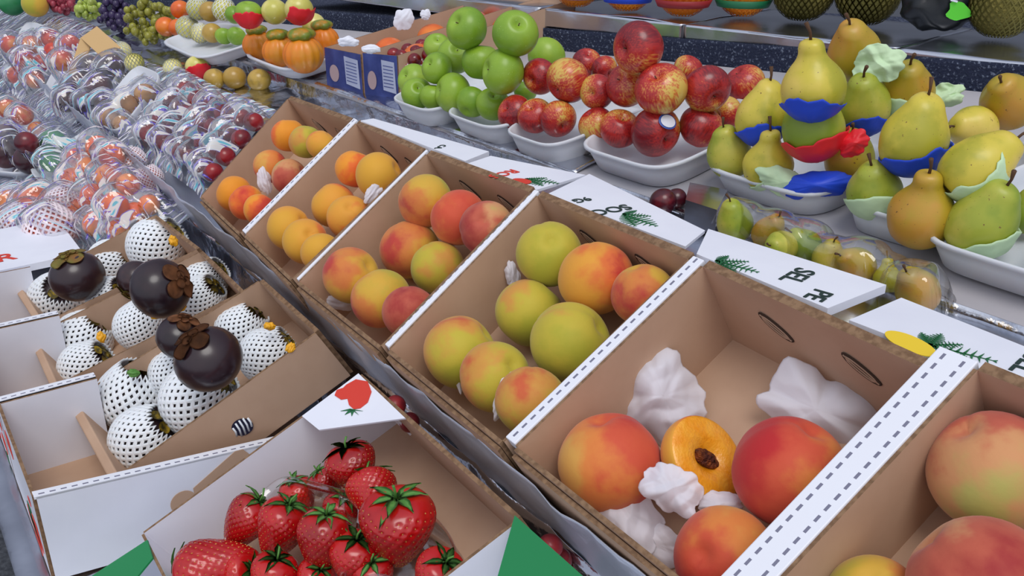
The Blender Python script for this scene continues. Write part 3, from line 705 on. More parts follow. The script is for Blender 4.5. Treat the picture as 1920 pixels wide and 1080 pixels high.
lid(3, [(1026, 364), (1105, 326), (1322, 432), (1285, 462)], .003, -.002, 'white lid flap with dark lettering and a leaf sprig')
lid(4, [(1306, 476), (1328, 429), (1662, 534), (1552, 578)], .008, -.001, 'white lid flap with green leaves and dark lettering')
lid(5, [(1592, 600), (1690, 558), (2110, 724), (2030, 768)], .004, -.003, 'white lid flap with a yellow fruit and green leaves')
def onf(px, py, z=-.001): return FLAP.off(z).at(px, py)
Zu = V((0, 0, 1))
def fdir(a, b_): return (onf(*b_) - onf(*a)).normalized()
def flaptext(i, body, size, at, to, m, z):
    d = fdir(at, to); text_on('printed_lettering', body, size, onf(*at, z), d, Zu.cross(d), m, FLAPS[i])
flaptext(4, 'SEL', .026, (1497, 502), (1450, 530), INK, -.001); flaptext(4, 'PE', .024, (1530, 542), (1502, 560), INK, -.001)
flaptext(3, 'SOO', .024, (1172, 384), (1120, 394), INK, -.002); flaptext(3, '9G', .018, (1100, 370), (1060, 378), INK, -.002)
flaptext(2, 'ROS', .022, (960, 318), (915, 330), REDINK, -.002); flaptext(1, 'C.A.', .012, (828, 272), (800, 286), INK, -.001)
flaptext(5, 'SEL', .026, (1925, 662), (1895, 690), INK, -.003)
def leaves(i, at, size, angs, z, m=GREENINK):
    multi_plate('printed_leaves', leaf_polys(onf(*at, z), V((1, 0, 0)), V((0, 1, 0)), size, angs), Zu, m, FLAPS[i])
leaves(4, (1342, 490), .042, [(.25, 1.0), (.9, .7), (-.2, .7), (1.7, .45)], -.001)
leaves(3, (1168, 402), .048, [(.05, 1.0), (.7, .6), (-.4, .8), (1.6, .4)], -.002)
leaves(2, (985, 336), .042, [(.5, 1.0), (0, .8), (1.1, .6)], -.002)
leaves(5, (1742, 648), .042, [(.35, 1.1), (-.1, .9), (1.0, .6), (1.8, .6), (2.4, .5)], -.003)
def disc(i, at, rx, ry, m, z, nm='printed_fruit', rot=.3):
    c = onf(*at, z) + V((0, 0, .0004)); plate(nm, [c + V((cos(rot), sin(rot), 0)) * rx * cos(t) + V((-sin(rot), cos(rot), 0)) * ry * sin(t) for t in [2 * pi * k / 28 for k in range(28)]], Zu, m, FLAPS[i])
disc(5, (1706, 646), .023, .012, YELINK, -.003, rot=-.2); disc(2, (978, 341), .013, .009, REDINK, -.002)

def peaches(bi, kind, items, where, rim=None):
    fl_ = RIM.off(-INNER[bi] + .0005)
    res = rest([(x, y, r, 0) for x, y, r, w in items], fl_, .88, walls=WALLS[bi], low_first=True)
    for (x, y, r, w), (c, R) in zip(items, res):
        o = put('peach', PM[kind if not isinstance(w, tuple) else w[1]], c, R, rnd_axis(1.4), RND.uniform(0, 6.3)); R_ = R * RND.uniform(.99, 1.02); o.scale = (R_, R_, R_)
        ww = w if not isinstance(w, tuple) else w[0]
        tag(o, ww + ' ' + where, 'peach', 'peaches and nectarines in the shallow boxes')
    return res
peaches(0, 'orange', [(541, 254, 32, 'bright orange peach at the back left'), (573, 266, 32, ('olive-green peach at the back', 'green')), (602, 272, 28, ('pale orange peach at the back right', 'amber')),
    (507, 312, 32, ('red-cheeked orange peach at mid left', 'red')), (543, 332, 34, ('dark red peach in the middle', 'dusky')), (439, 363, 34, 'orange peach at the front left corner'), (462, 380, 33, 'orange peach second from the front left corner'), (488, 394, 31, 'orange peach at the front against the right wall')],
    'in the farthest box')
peaches(1, 'amber', [(664, 317, 36, ('orange-red peach at the back left', 'orange')), (710, 330, 44, 'large amber peach with a red tip at the back'), (626, 385, 43, 'plain amber peach at mid left'), (655, 408, 42, 'amber peach in the middle beside tissue'),
    (542, 428, 42, 'amber peach in the front left corner'), (573, 453, 43, 'amber peach with red blush at the front'), (602, 474, 38, 'amber peach at the front against the right wall')], 'in the second box')
peaches(2, 'blush', [(797, 377, 51, 'yellow peach with red freckled side at the back left'), (859, 408, 54, ('peach with a pink cheek at the back', 'red')), (912, 428, 52, ('dusky red and olive peach at the back right', 'dusky')), (768, 468, 56, 'greenish peach with orange top in the middle'),
    (820, 501, 51, ('olive-green peach at mid right', 'green')), (658, 516, 53, 'yellow peach with a red shoulder at the front left'), (714, 560, 57, 'golden peach with a red spot at the front'), (768, 586, 52, ('deep red peach at the front right', 'dusky'))],
    'in the eight-peach box')
peaches(3, 'green', [(1030, 476, 63, 'yellow-green peach at the back left'), (1117, 522, 71, ('large golden peach with red tip at the back', 'amber')), (1205, 552, 60, ('reddish peach at the back right', 'blush')), (992, 586, 66, 'lime-yellow peach at mid left'),
    (1069, 642, 78, 'very large plain yellow peach in the middle'), (862, 660, 69, 'lime-yellow peach in the front left corner'), (928, 706, 68, 'yellow peach with a dark red base at the front'), (995, 752, 67, 'dull olive peach at the front right')],
    'in the yellow-green box')
r4 = rest([(1144, 868, 98, 0), (1480, 885, 108, 0), (1358, 1046, 96, 0), (1318, 862, 82, 0)], RIM.off(-INNER[4] + .0005), .85, walls=WALLS[4])
for (c, R), (k, ax, sp, lab) in zip(r4[:3], [('red', (-.3, -.1, 1), 2.4, 'orange-red peach at the left of the half-empty box'), ('red', (.2, .3, 1), 1.2, 'largest red peach at the right of the half-empty box'), ('red', (.1, -.9, .6), 4.6, 'orange peach at the near end of the half-empty box')]):
    o = put('peach', PM[k], c, R, ax, sp); tag(o, lab, 'peach', 'peaches and nectarines in the shallow boxes')
# the halved peach
c, R = r4[3]
FLESH = mat('peach_flesh', (240, 150, 22), .32, vary=((246, 172, 48), 3, .35, .65), coat=.4, bump=(12, .2, .01)); PITM = mat('peach_pit', (112, 42, 20), .7, vary=((190, 96, 30), 6, .4, .6), bump=(10, .9, .1))
prof = [(0, -.75)] + [(sin(t) * 1.0, -cos(t) * .75) for t in [pi / 2 * k / 14 for k in range(1, 14)]] + [(1.0, 0), (1.0, .12), (.97, .18), (.90, .215), (.6, .23), (.40, .20), (.27, .06), (.12, .0), (0, -.02)]
hp = lathe_data('peach_half', prof, 40, [PM['amber'].materials[0], FLESH], lambda v: V((v.x, v.y * 1.08, v.z)))
for pl_ in hp.polygons:
    if pl_.center.z > .17 or (pl_.center.z > -.1 and sqrt(pl_.center.x ** 2 + pl_.center.y ** 2) < .5): pl_.material_index = 1
tc_ = (CAM - c).normalized()
o = put('peach_half', hp, c, R, tc_ + RIGHT * .85 - DOWN * .35, .7); tag(o, 'halved peach showing wet orange flesh and its brown pit, in the half-empty box', 'peach')
pit = lathe_data('pit', sphere_prof(14), 24, PITM, lambda v: V((v.x * .2, v.y * .36, v.z * .14 + .10)) * (1 + .15 * noise.noise(v * 5))); child('pit', pit, o, 'brown ridged stone')
r5 = rest([(1862, 884, 117, 0), (1838, 1102, 135, 0), (1640, 1134, 92, 0)], RIM.off(-INNER[5] + .0005), .9, walls=WALLS[5])
for (c, R), (k, ax, sp, lab) in zip(r5, [('dusky', (-.6, -.5, 1), 2.9, 'big dusky red peach at the back of the box on the right edge'), ('dusky', (-1.2, -.3, .7), .6, 'pink and yellow peach with a pointed tip in the bottom right corner'), ('blush', (0, -.4, 1), 1, 'peach showing only its top at the bottom edge, in the rightmost box')]):
    o = put('peach', PM[k], c, R, ax, sp); tag(o, lab, 'peach', 'peaches and nectarines in the shallow boxes')
# tissue
crumple('tissue_paper', 1243, 742, 74, 88, -.062, 'crumpled white tissue standing at the left of the half-empty box', 3, .2, dome=.55, amp=.55)
crumple('tissue_paper', 1532, 768, 112, 74, -.080, 'smooth domed white tissue at the back right of the half-empty box', 8, -.45, dome=.5, amp=.22)
crumple('tissue_paper', 1180, 962, 52, 74, -.060, 'thin tissue draped below the left peach of the half-empty box', 5, .5, dome=.3, amp=.5)
crumple('tissue_paper', 1262, 916, 58, 46, -.035, 'small folded tissue between the left peach and the halved peach', 11, -.6, dome=.4, amp=.6)
crumple('tissue_paper', 1352, 944, 44, 24, -.062, 'flat scrap of tissue under the halved peach', 14, 0, dome=.3, amp=.4)
crumple('tissue_paper', 1230, 1020, 60, 34, -.085, 'tissue lying in the near left corner of the half-empty box', 17, -.5, dome=.3, amp=.4)
for k, (x, y, a, b_, h_, rz, lab) in enumerate([(962, 520, 14, 30, -.045, .2, 'sliver of tissue left of the back peaches in the yellow-green peach box'), (858, 690, 13, 42, -.030, .15, 'upright tissue between two front peaches of the yellow-green peach box'),
        (945, 742, 16, 46, -.022, -.35, 'pointed tissue beside the front right peach of the yellow-green peach box'), (640, 566, 28, 16, -.055, 0, 'tissue under the front left peach of the blushed peach box'),
        (700, 362, 14, 24, -.015, -.6, 'tissue poking over the right wall of the amber peach box'), (612, 350, 22, 14, -.06, 0, 'tissue behind the middle peaches of the amber peach box'),
        (496, 340, 13, 26, -.02, .2, 'tissue twist between the red peaches of the farthest small box'), (504, 270, 9, 14, -.05, .2, 'tiny tissue at the left wall of the farthest small box')]):
    crumple('tissue_paper', x, y, a, b_, h_, lab, 20 + k, rz, dome=.3, amp=.4)

# ------------------------------------------------------------------ white cartons and leaning kraft boxes of mangosteens
zr = -.575
def carton(x0, x1, label, y0=.0545, y1=.40, red=False, far=.165, near=.165, drop=0):
    root = thing('white_carton', C((x0 + x1) / 2, (y0 + y1) / 2, -.684), label, 'carton', 'white cartons in the front row')
    dn = V((0, 0, -.106)); t = .0035
    a, b_, c_, d_ = C(x0 + t, y0, zr), C(x1 - t, y0, zr), C(x1 - t, y1, zr), C(x0 + t, y1, zr)
    slab('bottom_panel', [a + dn, b_ + dn, C(x1 - t, y1, zr) + dn, C(x0 + t, y1, zr) + dn], (0, 0, -.003), KRAFT, root)
    wall('side_panel', a, C(x0 + t, far, zr), dn, V((-t, 0, 0)), WHITE, WHITE, root); wall('side_panel', b_, C(x1 - t, near, zr - drop), dn, V((t, 0, 0)), WHITE, WHITE, root)
    wall('end_panel', a, b_, dn, V((0, -t, 0)), KRAFT, WHITE, root)
    o = slab('folded_rim', [C(x1 - .012, y0 - .002, zr + .001), C(x1, y0 - .002, zr + .001), C(x1, near, zr + .001 - drop), C(x1 - .012, near, zr + .001 - drop)], (0, 0, -.003), PERF, root)
    uvl = o.data.uv_layers[0]
    for pg in o.data.polygons:
        for li in pg.loop_indices:
            v = o.data.vertices[o.data.loops[li].vertex_index].co + root.location; uvl.data[li].uv = (v.y, v.x - (CAM.x + x1 - .012))
    pz = []
    rr = random.Random(int(x0 * 100))
    for k in range(9):
        u0 = x0 + .01 + rr.random() * (x1 - x0 - .05); v0 = zr - .015 - rr.random() * .08; w_ = .01 + rr.random() * .03; h_ = .004 + rr.random() * .02
        pz.append([C(u0, y0 - t, v0), C(u0, y0 - t, v0 - h_), C(u0 + w_, y0 - t, v0 - h_ * 1.1), C(u0 + w_ * .8, y0 - t, v0)][::-1])
    for k, z_ in enumerate(pz): plate('printed_patch', z_, (0, -1, 0), REDINK if k < 6 else GREENINK, root)
    return root
carton(-1.620, -1.394, 'white carton farthest back in the front row, with red lettering on its rim')
carton(-1.391, -1.163, 'white carton in the middle, left end empty, holding a leaning box')
cn = carton(-1.160, -.928, 'nearest white carton with a hand hole in its long side', near=.34, drop=.030)
# extra printed white panel at the far end
pw = slab('carton_lid', [C(-1.85, .05, -.577), C(-1.63, .05, -.577), C(-1.63, .25, -.573), C(-1.85, .25, -.573)], (0, 0, -.012), WHITE, None, base=C(-1.74, .14, -.585))
tag(pw, 'closed white carton lid with faded red lettering beside the netted peaches', 'lid')
text_on('printed_lettering', 'FR', .05, C(-1.67, .10, -.575), (0, 1, 0), (-1, 0, 0), REDINK, pw)
# hand hole: recessed kraft showing in the side of the near carton
xs = -.9278
def vs_(px, py, x=xs):
    r = ray(px, py); return CAM + r * (x / r.x)
hh1 = [vs_(*p_) for p_ in [(362, 915), (440, 846), (455, 842), (466, 850), (484, 876), (480, 888), (412, 944), (396, 948), (382, 940), (364, 926)]]
plate('hand_hole', hh1[::-1], (1, 0, 0), KRAFT, cn); cc = vs_(344, 941)
plate('round_hole', [cc + V((0, cos(t), sin(t))) * .0145 for t in [2 * pi * k / 28 for k in range(28)]], (1, 0, 0), KRAFT, cn)
def lean_box(q, label, h=.078, hole=False, xmax=None):
    FL, FR, BR, BL = [LOW.at(*p) for p in q]; n = LOW.n; dn = -n * h
    if xmax is not None: FR.x = min(FR.x, xmax); BR.x = min(BR.x, xmax)
    root = thing('kraft_box', (FL + FR + BR + BL) / 4 + dn, label, 'box', 'leaning kraft boxes of netted mangosteens')
    ex = (FR - FL).normalized(); ey = (BL - FL).normalized()
    slab('bottom_panel', [FL + dn, FR + dn, BR + dn, BL + dn], -n * .003, KRAFT, root)
    wall('side_panel', FL, BL, dn, -ex * .0035, KRAFT, KRAFT, root); wall('side_panel', FR, BR, dn, ex * .0035, KRAFT, KRAFT, root)
    wall('end_panel', BL, BR, dn, ey * .006, KRAFT, KRAFT, root)
    slab('folded_end', [FL - ey * .012, FR - ey * .012, FR, FL], dn * .9, KRAFT, root, bevel=.002)
    if hole:
        c = FR.lerp(BR, .50) - n * .045
        plate('round_hole', [c + ex * .0037 + (ey * cos(t) + n * sin(t)) * .0125 for t in [2 * pi * k / 28 for k in range(28)]], ex, mat('dark_hole', (24, 22, 52), .9), root)
        for s in range(-2, 3):
            w_ = sqrt(max(0, 1 - (s * .4) ** 2)) * .0125; d1 = (ey * .25 + n).normalized(); cc_ = c + ex * .0042 + ey * s * .0052
            me = tube_data('net_strand', [cc_ - d1 * w_ * .9 - root.location, cc_ - root.location + ey * .001, cc_ + d1 * w_ * .9 - root.location], [.0013] * 3, NET); child('net_strand', me, root)
    return root
lean_box([(40, 540), (82, 604), (368, 468), (287, 406)], 'kraft box farthest back, with a dark mangosteen lying on its netted ones')
lean_box([(66, 628), (108, 720), (450, 548), (374, 474)], 'middle kraft box of netted mangosteens with two loose dark ones on top')
lean_box([(142, 748), (222, 890), (607, 638), (486, 528)], 'nearest kraft box of netted mangosteens with a round hole in its side', hole=True, xmax=-.937)

def mangosteen(c, R, axis, kind, label, spin=0):
    o = put('mangosteen', MG, c, R, axis, spin); child('calyx', CAL[kind], o); return tag(o, label, 'mangosteen', 'loose dark mangosteens')
NETG = 'mangosteens in white foam nets'
def netted(px, py, r, ax, label, h=-.045, pl=LOW):
    c = pl.off(h).at(px, py); R = r * depth(c) / F / 1.08
    a = RIGHT * ax[0] - DOWN * ax[1] - FWD * (ax[2] - .3)
    o = put('netted_mangosteen', MG, c, R, a, RND.uniform(0, 6)); child('foam_net', NETD, o, 'white foam net sleeve'); child('calyx', CALS, o)
    return tag(o, label, 'mangosteen', NETG)
for px, py, r, ax, lab in [
    (292, 462, 54, (.75, .5, .4), 'netted mangosteen in the upper corner of the farthest kraft box'), (208, 492, 44, (.8, .3, .5), 'netted mangosteen behind the single loose one, farthest kraft box'),
    (110, 562, 54, (.3, .3, .8), 'netted mangosteen under the olive-capped loose one, at the low end of the farthest box'), (385, 525, 42, (.7, .5, .5), 'netted mangosteen right of the pair of loose ones, against the long wall'),
    (205, 560, 42, (.6, .4, .6), 'netted mangosteen half hidden left of the pair of loose ones'),
    (158, 634, 54, (.6, .6, .5), 'netted mangosteen with dry brown top at the left of the middle kraft box'), (160, 690, 50, (.7, .5, .4), 'netted mangosteen in the low near corner of the middle kraft box'),
    (262, 612, 48, (.4, .7, .5), 'netted mangosteen in the centre of the middle kraft box'), (375, 562, 46, (.6, .5, .5), 'netted mangosteen beside the orange petal in the middle kraft box'),
    (248, 745, 66, (.3, .8, .5), 'netted mangosteen at the far low corner of the nearest kraft box'), (372, 752, 72, (.6, .6, .5), 'netted mangosteen under the biggest loose one in the nearest kraft box'),
    (272, 826, 66, (.6, .5, .5), 'netted mangosteen touching the low near corner of the nearest kraft box'), (452, 618, 50, (.6, .7, .4), 'netted mangosteen at the top of the nearest kraft box with yellow bits'),
    (500, 668, 54, (.8, .6, .3), 'netted mangosteen leaning on the side wall high in the nearest kraft box'), (330, 700, 50, (.4, .5, .6), 'netted mangosteen in the middle of the nearest kraft box, mostly hidden')]:
    netted(px, py, r, ax, lab)
def loose(px, py, r, ax, kind, lab, h):
    c = LOW.off(h).at(px, py); a = RIGHT * ax[0] - DOWN * ax[1] - FWD * ax[2]; mangosteen(c, r * depth(c) / F, a, kind, lab, .4)
loose(145, 518, 50, (-.15, .75, .45), 'olive', 'single dark mangosteen with olive calyx, on the farthest kraft box', .016)
loose(258, 524, 38, (-.3, -.6, .2), 'olive', 'smaller dark mangosteen behind the left of the pair', .0)
loose(301, 541, 57, (.75, .25, .35), 'brown', 'glossy dark mangosteen at the front of the pair, calyx to the right', .034)
loose(338, 632, 44, (.3, .7, .35), 'brown', 'dark mangosteen tucked behind the biggest loose one', .016)
loose(391, 673, 64, (-.35, .62, .55), 'brown', 'biggest dark mangosteen with brown calyx on the nearest kraft box', .038)
YB = mat('yellow_petal', (236, 170, 30), .5)
for k, (x, y, lab) in enumerate([(292, 590, 'orange petal scrap under the pair of mangosteens'), (340, 575, 'orange petal scrap right of the pair of mangosteens'), (325, 452, 'yellow petal scrap on the farthest netted mangosteen'), (505, 612, 'yellow petal scrap near the top of the nearest kraft box'), (545, 652, 'yellow petal scrap by the side wall of the nearest kraft box'), (190, 632, 'yellow petal scrap on a net at the left of the middle box'), (250, 700, 'green bud on the divider of the nearest kraft box')]):
    crumple('petal_scrap', x, y, 11, 8, .004 if k != 0 else .016, lab, 60 + k, k, m=YB if k < 6 else LEAF, dome=.5, amp=.6, base=LOW, cat='petal', group='dry petal scraps')
# ------------------------------------------------------------------ strawberry carton
Sq = [LOW.at(270, 1000), None, LOW.at(968, 974), LOW.at(672, 706)]; Sq[1] = Sq[0] + (Sq[2] - Sq[3])
FL, FR, BR, BL = Sq; n = LOW.n; ex = (BR - BL).normalized(); ey = (BL - FL).normalized(); HS = .085; dn = -n * HS
sc = thing('strawberry_carton', (FL + FR + BR + BL) / 4 + dn, 'white carton of strawberries with green corner tabs at the bottom of the frame', 'carton')
slab('bottom_panel', [FL + dn, FR + dn, BR + dn, BL + dn], -n * .003, KRAFT, sc)
wall('side_panel', FL, BL, dn, -ex * .003, WHITE, WHITE, sc); wall('side_panel', FR, BR, dn, ex * .003, WHITE, WHITE, sc)
wall('end_panel', BL, BR, dn, ey * .0045, KRAFT, KRAFT, sc); wall('end_panel', FL, FR, dn, -ey * .003, WHITE, GREENC, sc)
def tab(pts, h, m, lab, t=.002):
    pl = LOW.off(h); o = slab('corner_tab', [pl.at(*p) for p in pts], -n * t, m, sc); o['label'] = lab; return pl
tp = tab([(566, 780), (598, 806), (760, 784), (672, 700)], .004, WHITE, 'white corner tab printed with a strawberry')
tab([(276, 1012), (286, 1046), (200, 1150), (110, 1120)], .004, GREENC, 'green corner tab'); tab([(965, 966), (1120, 1104), (1040, 1190), (905, 1180)], .006, GREENC, 'green corner tab')
# folded inner corner
slab('inner_fold', [BL + ex * .006 - ey * .001, BL + ex * .05 - ey * .001, BL + ex * .055 + dn * .75, BL + ex * .006 + dn * .75], -ey * .002, WHITE, sc)
berry = [(650, 722), (668, 712), (690, 716), (697, 735), (690, 755), (676, 766), (664, 768), (655, 760), (652, 748), (640, 750), (628, 742), (632, 732), (644, 728)]
plate('printed_strawberry', [tp.at(*p) for p in berry][::-1], n, REDINK, sc)
lf = []
for k in range(5):
    a = pi * (.1 + .2 * k) + pi; cx_, cy_ = 660, 767; lf.append([tp.at(cx_ - 3, cy_), tp.at(cx_ + 22 * cos(a + .0), cy_ - 14 * sin(a)), tp.at(cx_ + 5, cy_ + 3)])
multi_plate('printed_leaves', lf, n, GREENINK, sc)
def punnet(q, h, top, lab, lean=0):
    pl = LOW.off(top); A, B, C_, D = [pl.at(*p) for p in q]; c = (A + B + C_ + D) / 4; rings = []
    N = 40
    def ring(s, z):
        out = []
        for i in range(N):
            t = 2 * pi * i / N; ct, s_ = cos(t), sin(t); u = math.copysign(abs(ct) ** .35, ct) * .5 * s + .5; v = math.copysign(abs(s_) ** .35, s_) * .5 * s + .5
            out.append(A.lerp(B, u).lerp(D.lerp(C_, u), v) + n * z)
        return out
    for s, z in ((1.06, 0), (1.06, -.002), (1.0, -.002), (.97, -.01), (.90, -h * .8), (.84, -h), (.3, -h)): rings += ring(s, z)
    fs = [(j * N + i, j * N + (i + 1) % N, (j + 1) * N + (i + 1) % N, (j + 1) * N + i) for j in range(6) for i in range(N)]
    fs.append(tuple(range(6 * N, 7 * N)))
    o = mesh('plastic_punnet', rings, fs, CLEAR, None, True, base=c - n * h); md = o.modifiers.new('thickness', 'SOLIDIFY'); md.thickness = .0006
    return tag(o, lab, 'punnet', 'clear plastic punnets of strawberries')
punnet([(370, 1085), (610, 1180), (680, 935), (520, 892)], .055, -.018, 'clear punnet of strawberries at the left of the carton')
punnet([(620, 1150), (880, 1140), (835, 985), (650, 850)], .055, -.024, 'clear punnet of strawberries along the far wall of the carton')
punnet([(500, 1230), (700, 1320), (860, 1160), (700, 1070)], .050, -.020, 'clear punnet of strawberries cut off by the bottom edge')
def straw(px, py, r, ax, lab, h, v=0, stretch=1.0):
    c = LOW.off(h).at(px, py); R = r * 1.22 * depth(c) / F; a = RIGHT * ax[0] - DOWN * ax[1] - FWD * ax[2]
    o = put('strawberry', SB[v], c, R, a, RND.uniform(0, 6)); o.scale = (R, R, R * stretch)
    child('leaf_crown', CRN[v], o); child('stem', SSTEM, o); tag(o, lab, 'strawberry', 'ripe strawberries in the carton')
for a in [(661, 874, 42, (-.25, .85, .25), 'topmost round strawberry against the white wall', -.020, 0, .85), (700, 925, 42, (-.2, .5, -.3), 'strawberry just below the topmost one, seen from its tip', -.024, 1, .9),
          (612, 906, 28, (-.5, .8, .2), 'strawberry half hidden behind the punnet rim', -.04, 0, .9), (745, 988, 62, (.0, .85, .30), 'widest strawberry with a cleft, at the right of the carton', -.022, 1, .9),
          (606, 1012, 44, (.15, .9, .2), 'egg-shaped strawberry at the punnet corner', -.014, 0, 1.05), (527, 990, 42, (.35, .9, .2), 'upright strawberry in the middle of the left punnet', -.016, 1, 1.08), (462, 976, 38, (.6, .85, .1), 'leaning strawberry at the left of the left punnet', -.020, 0, 1.1),
          (398, 1065, 52, (-.75, -.2, .1), 'large strawberry lying on its side at the lower left', -.018, 1, 1.1), (446, 1075, 34, (.5, .2, .3), 'strawberry behind the large one lying on its side', -.03, 0, 1), (514, 1082, 38, (.2, .8, .3), 'strawberry at the bottom edge in the left punnet', -.02, 1, 1),
          (666, 1048, 42, (.1, .7, .3), 'strawberry below the widest one, near the bottom edge', -.03, 0, 1), (820, 1082, 42, (.3, .6, .4), 'strawberry at the bottom edge beside the kraft wall', -.02, 1, 1),
          (560, 930, 30, (-.2, .8, .3), 'small strawberry at the back of the left punnet', -.045, 0, 1), (640, 960, 32, (.2, .6, .3), 'strawberry deep between the two punnets', -.045, 1, 1), (700, 1075, 34, (0, .6, .5), 'strawberry tip under the near punnet rim', -.04, 0, 1), (590, 1085, 32, (.4, .6, .5), 'strawberry wedged at the bottom edge between two punnets', -.036, 1, 1)]:
    straw(*a[:5], a[5], a[6], a[7])
# red berries seen between carton and shelf
rb = ball('raspberry', CHER, .5); kk = 0
for x, y in [(742, 760), (768, 792), (800, 836), (826, 862), (850, 888), (1032, 1024), (1050, 1050), (1068, 1074)]:
    p = Plane((0, 0, 0), 0); p.n = RIM.ey; p.p = RIM.p - RIM.ey * .034; c = p.at(x, y)
    o = put('red_berry', rb, c, .011, rnd_axis(), 0); tag(o, 'red berry squeezed between the strawberry carton and the foil shelf front', 'berry', 'red berries between carton and shelf')

# ------------------------------------------------------------------ foam trays of apples and pears
def tr(px, py): return TRAY.at(px, py)
def tray_at(fl_px, wx, wy, yaw, lab, dz=0, dx=0):
    c = tr(*fl_px) + TRAY.ex * (wx / 2 + dx) + TRAY.ey * (wy / 2 + .004) + TRAY.n * dz; return foam_tray(c, wx, wy, .036, yaw, TRAY, lab)
tray_at((722, 182), .148, .21, .0, 'white foam tray of green apples beside the blue printed boxes'); tray_at((822, 208), .160, .22, 0, 'white foam tray of green apples next to the red apples')
tray_at((932, 243), .133, .23, 0, 'white foam tray with three red apples along its front, left red apple tray'); tray_at((1068, 268), .178, .235, .03, 'white foam tray of red apples with a sticker on one, beside the pears')
tray_at((1300, 306), .185, .23, .02, 'white foam tray of pears with a blue and a red paper cup'); tray_at((1560, 374), .112, .23, .0, 'narrow white foam tray of pears in the middle of the pears'); tray_at((1702, 446), .17, .23, .0, 'white foam tray of pears with pale green tissue', .004)
tray_at((1912, 486), .17, .22, .0, 'white foam tray corner at the right edge of the frame', .006)
FT = TRAY.off(-.022)
def apples(items, me, nm, grp, axes):
    res = rest([i[:4] for i in items], FT, .84)
    for k, ((x, y, r, l, lab), (c, R)) in enumerate(zip(items, res)):
        ax = axes[k % len(axes)]; o = put(nm, me, c, R, RIGHT * ax[0] - DOWN * ax[1] - FWD * ax[2], RND.uniform(0, 6)); child('stem', ASTEM, o); tag(o, lab, 'apple', grp)
    return res
GA = [(775, 150, 30, 0, 'green apple at the left edge of the pile, behind the front one'), (782, 176, 30, 0, 'green apple lowest at the left end of the pile'), (812, 182, 26, 0, 'small green apple second along the front'), (850, 174, 37, 0, 'large green apple in the front row, third from the left'),
      (884, 192, 30, 0, 'green apple in the front row beside the last one'), (924, 196, 32, 0, 'green apple at the right end of the front row'), (820, 128, 30, 1, 'green apple in the second layer at the left'), (853, 106, 34, 1, 'green apple in the second layer with a yellowish shoulder'),
      (902, 117, 37, 1, 'green apple in the centre of the second layer'), (944, 135, 43, 1, 'green apple at the right of the second layer, in front'), (1024, 106, 36, 0, 'green apple behind the orange-red apples'), (820, 88, 26, 1, 'green apple peeking out behind the second layer'),
      (876, 54, 40, 2, 'green apple on top of the pile, left one'), (966, 64, 44, 2, 'green apple on top of the pile, right one'), (985, 172, 22, 0, 'green apple mostly hidden beside the red apples')]
apples(GA, AG, 'green_apple', 'green apples', [(-.5, .2, .6), (.2, .3, .9), (.1, 1, .3), (-.9, .1, .4), (.3, .6, -.4), (.1, .5, .8)])
RA = [(966, 212, 34, 0, 'dark red apple at the left end of the front row'), (1004, 218, 34, 0, 'streaked red apple second in the front row'), (1046, 222, 35, 0, 'red apple with a yellow calyx end facing forward'), (1118, 234, 34, 0, 'dark red apple at the left of the stickered apple'),
      (1162, 242, 38, 0, 'plain red apple beside the stickered one'), (1228, 246, 48, 0, 'red apple with a small white and blue sticker'), (1314, 238, 42, 0, 'red apple at the right end of the front row'), (1362, 212, 32, 0, 'red apple partly behind the leftmost pear'),
      (1013, 143, 34, 1, 'yellow and red apple beside the green apples'), (1066, 150, 43, 1, 'orange-red apple in the second layer'), (1120, 172, 33, 1, 'small red apple in the second layer'), (1178, 160, 42, 1, 'red apple with a hollow facing forward in the second layer'),
      (1240, 168, 50, 1, 'yellow-faced apple in the middle of the pile'), (1325, 166, 45, 1, 'deep red apple right of the yellow-faced one'), (1396, 160, 40, 0, 'red apple at the back right behind the pears'), (1100, 118, 28, 1, 'red apple at the back left of the pile'),
      (1132, 130, 26, 1, 'red apple behind the second layer'), (1290, 130, 28, 1, 'red apple peeking out behind the yellow-faced one'), (1198, 90, 50, 2, 'single red apple on the very top of the pile')]
ra = apples(RA, AR, 'red_apple', 'red apples', [(-.5, .2, .5), (-.3, .4, .6), (.3, -.6, .6), (-.4, .5, .3), (.1, .5, .7), (.5, -.5, .6), (.3, .6, .4), (-.8, -.2, .5), (-.6, -.4, .6), (-.7, -.6, .3), (-.5, -.3, .8)])
# sticker
c, R = ra[5]; d_ = (CAM - c).normalized(); sdir = (d_ * .86 + RIGHT * .45 - DOWN * .34).normalized()
e1 = RIGHT - sdir * RIGHT.dot(sdir); e1.normalize(); e2 = sdir.cross(e1)
def dome(name, rad, off, m, parent=None, base=None):
    vs = [c + sdir * (R * 1.0 + off)] ; fs = []
    for j in (1, 2):
        for i in range(20):
            t = 2 * pi * i / 20; rr = rad * j / 2; p = c + (sdir * R + e1 * rr * cos(t) + e2 * rr * sin(t) * .8).normalized() * (R * 1.0 + off); vs.append(p)
    for i in range(20): fs.append((0, 1 + i, 1 + (i + 1) % 20)); a, b_ = 1 + i, 1 + (i + 1) % 20; fs.append((a, a + 20, b_ + 20, b_))
    o = mesh(name, [v - (c if parent else V()) for v in vs] if False else vs, fs, m, None, True, base=c); return o
s1 = dome('fruit_sticker', .0135, .0016, mat('sticker_blue', (60, 90, 170), .4)); tag(s1, 'small blue and white oval sticker on a red apple', 'sticker')
s2 = dome('white_oval', .0105, .0024, WHITE); s2.parent = s1; s2.location = (0, 0, 0)

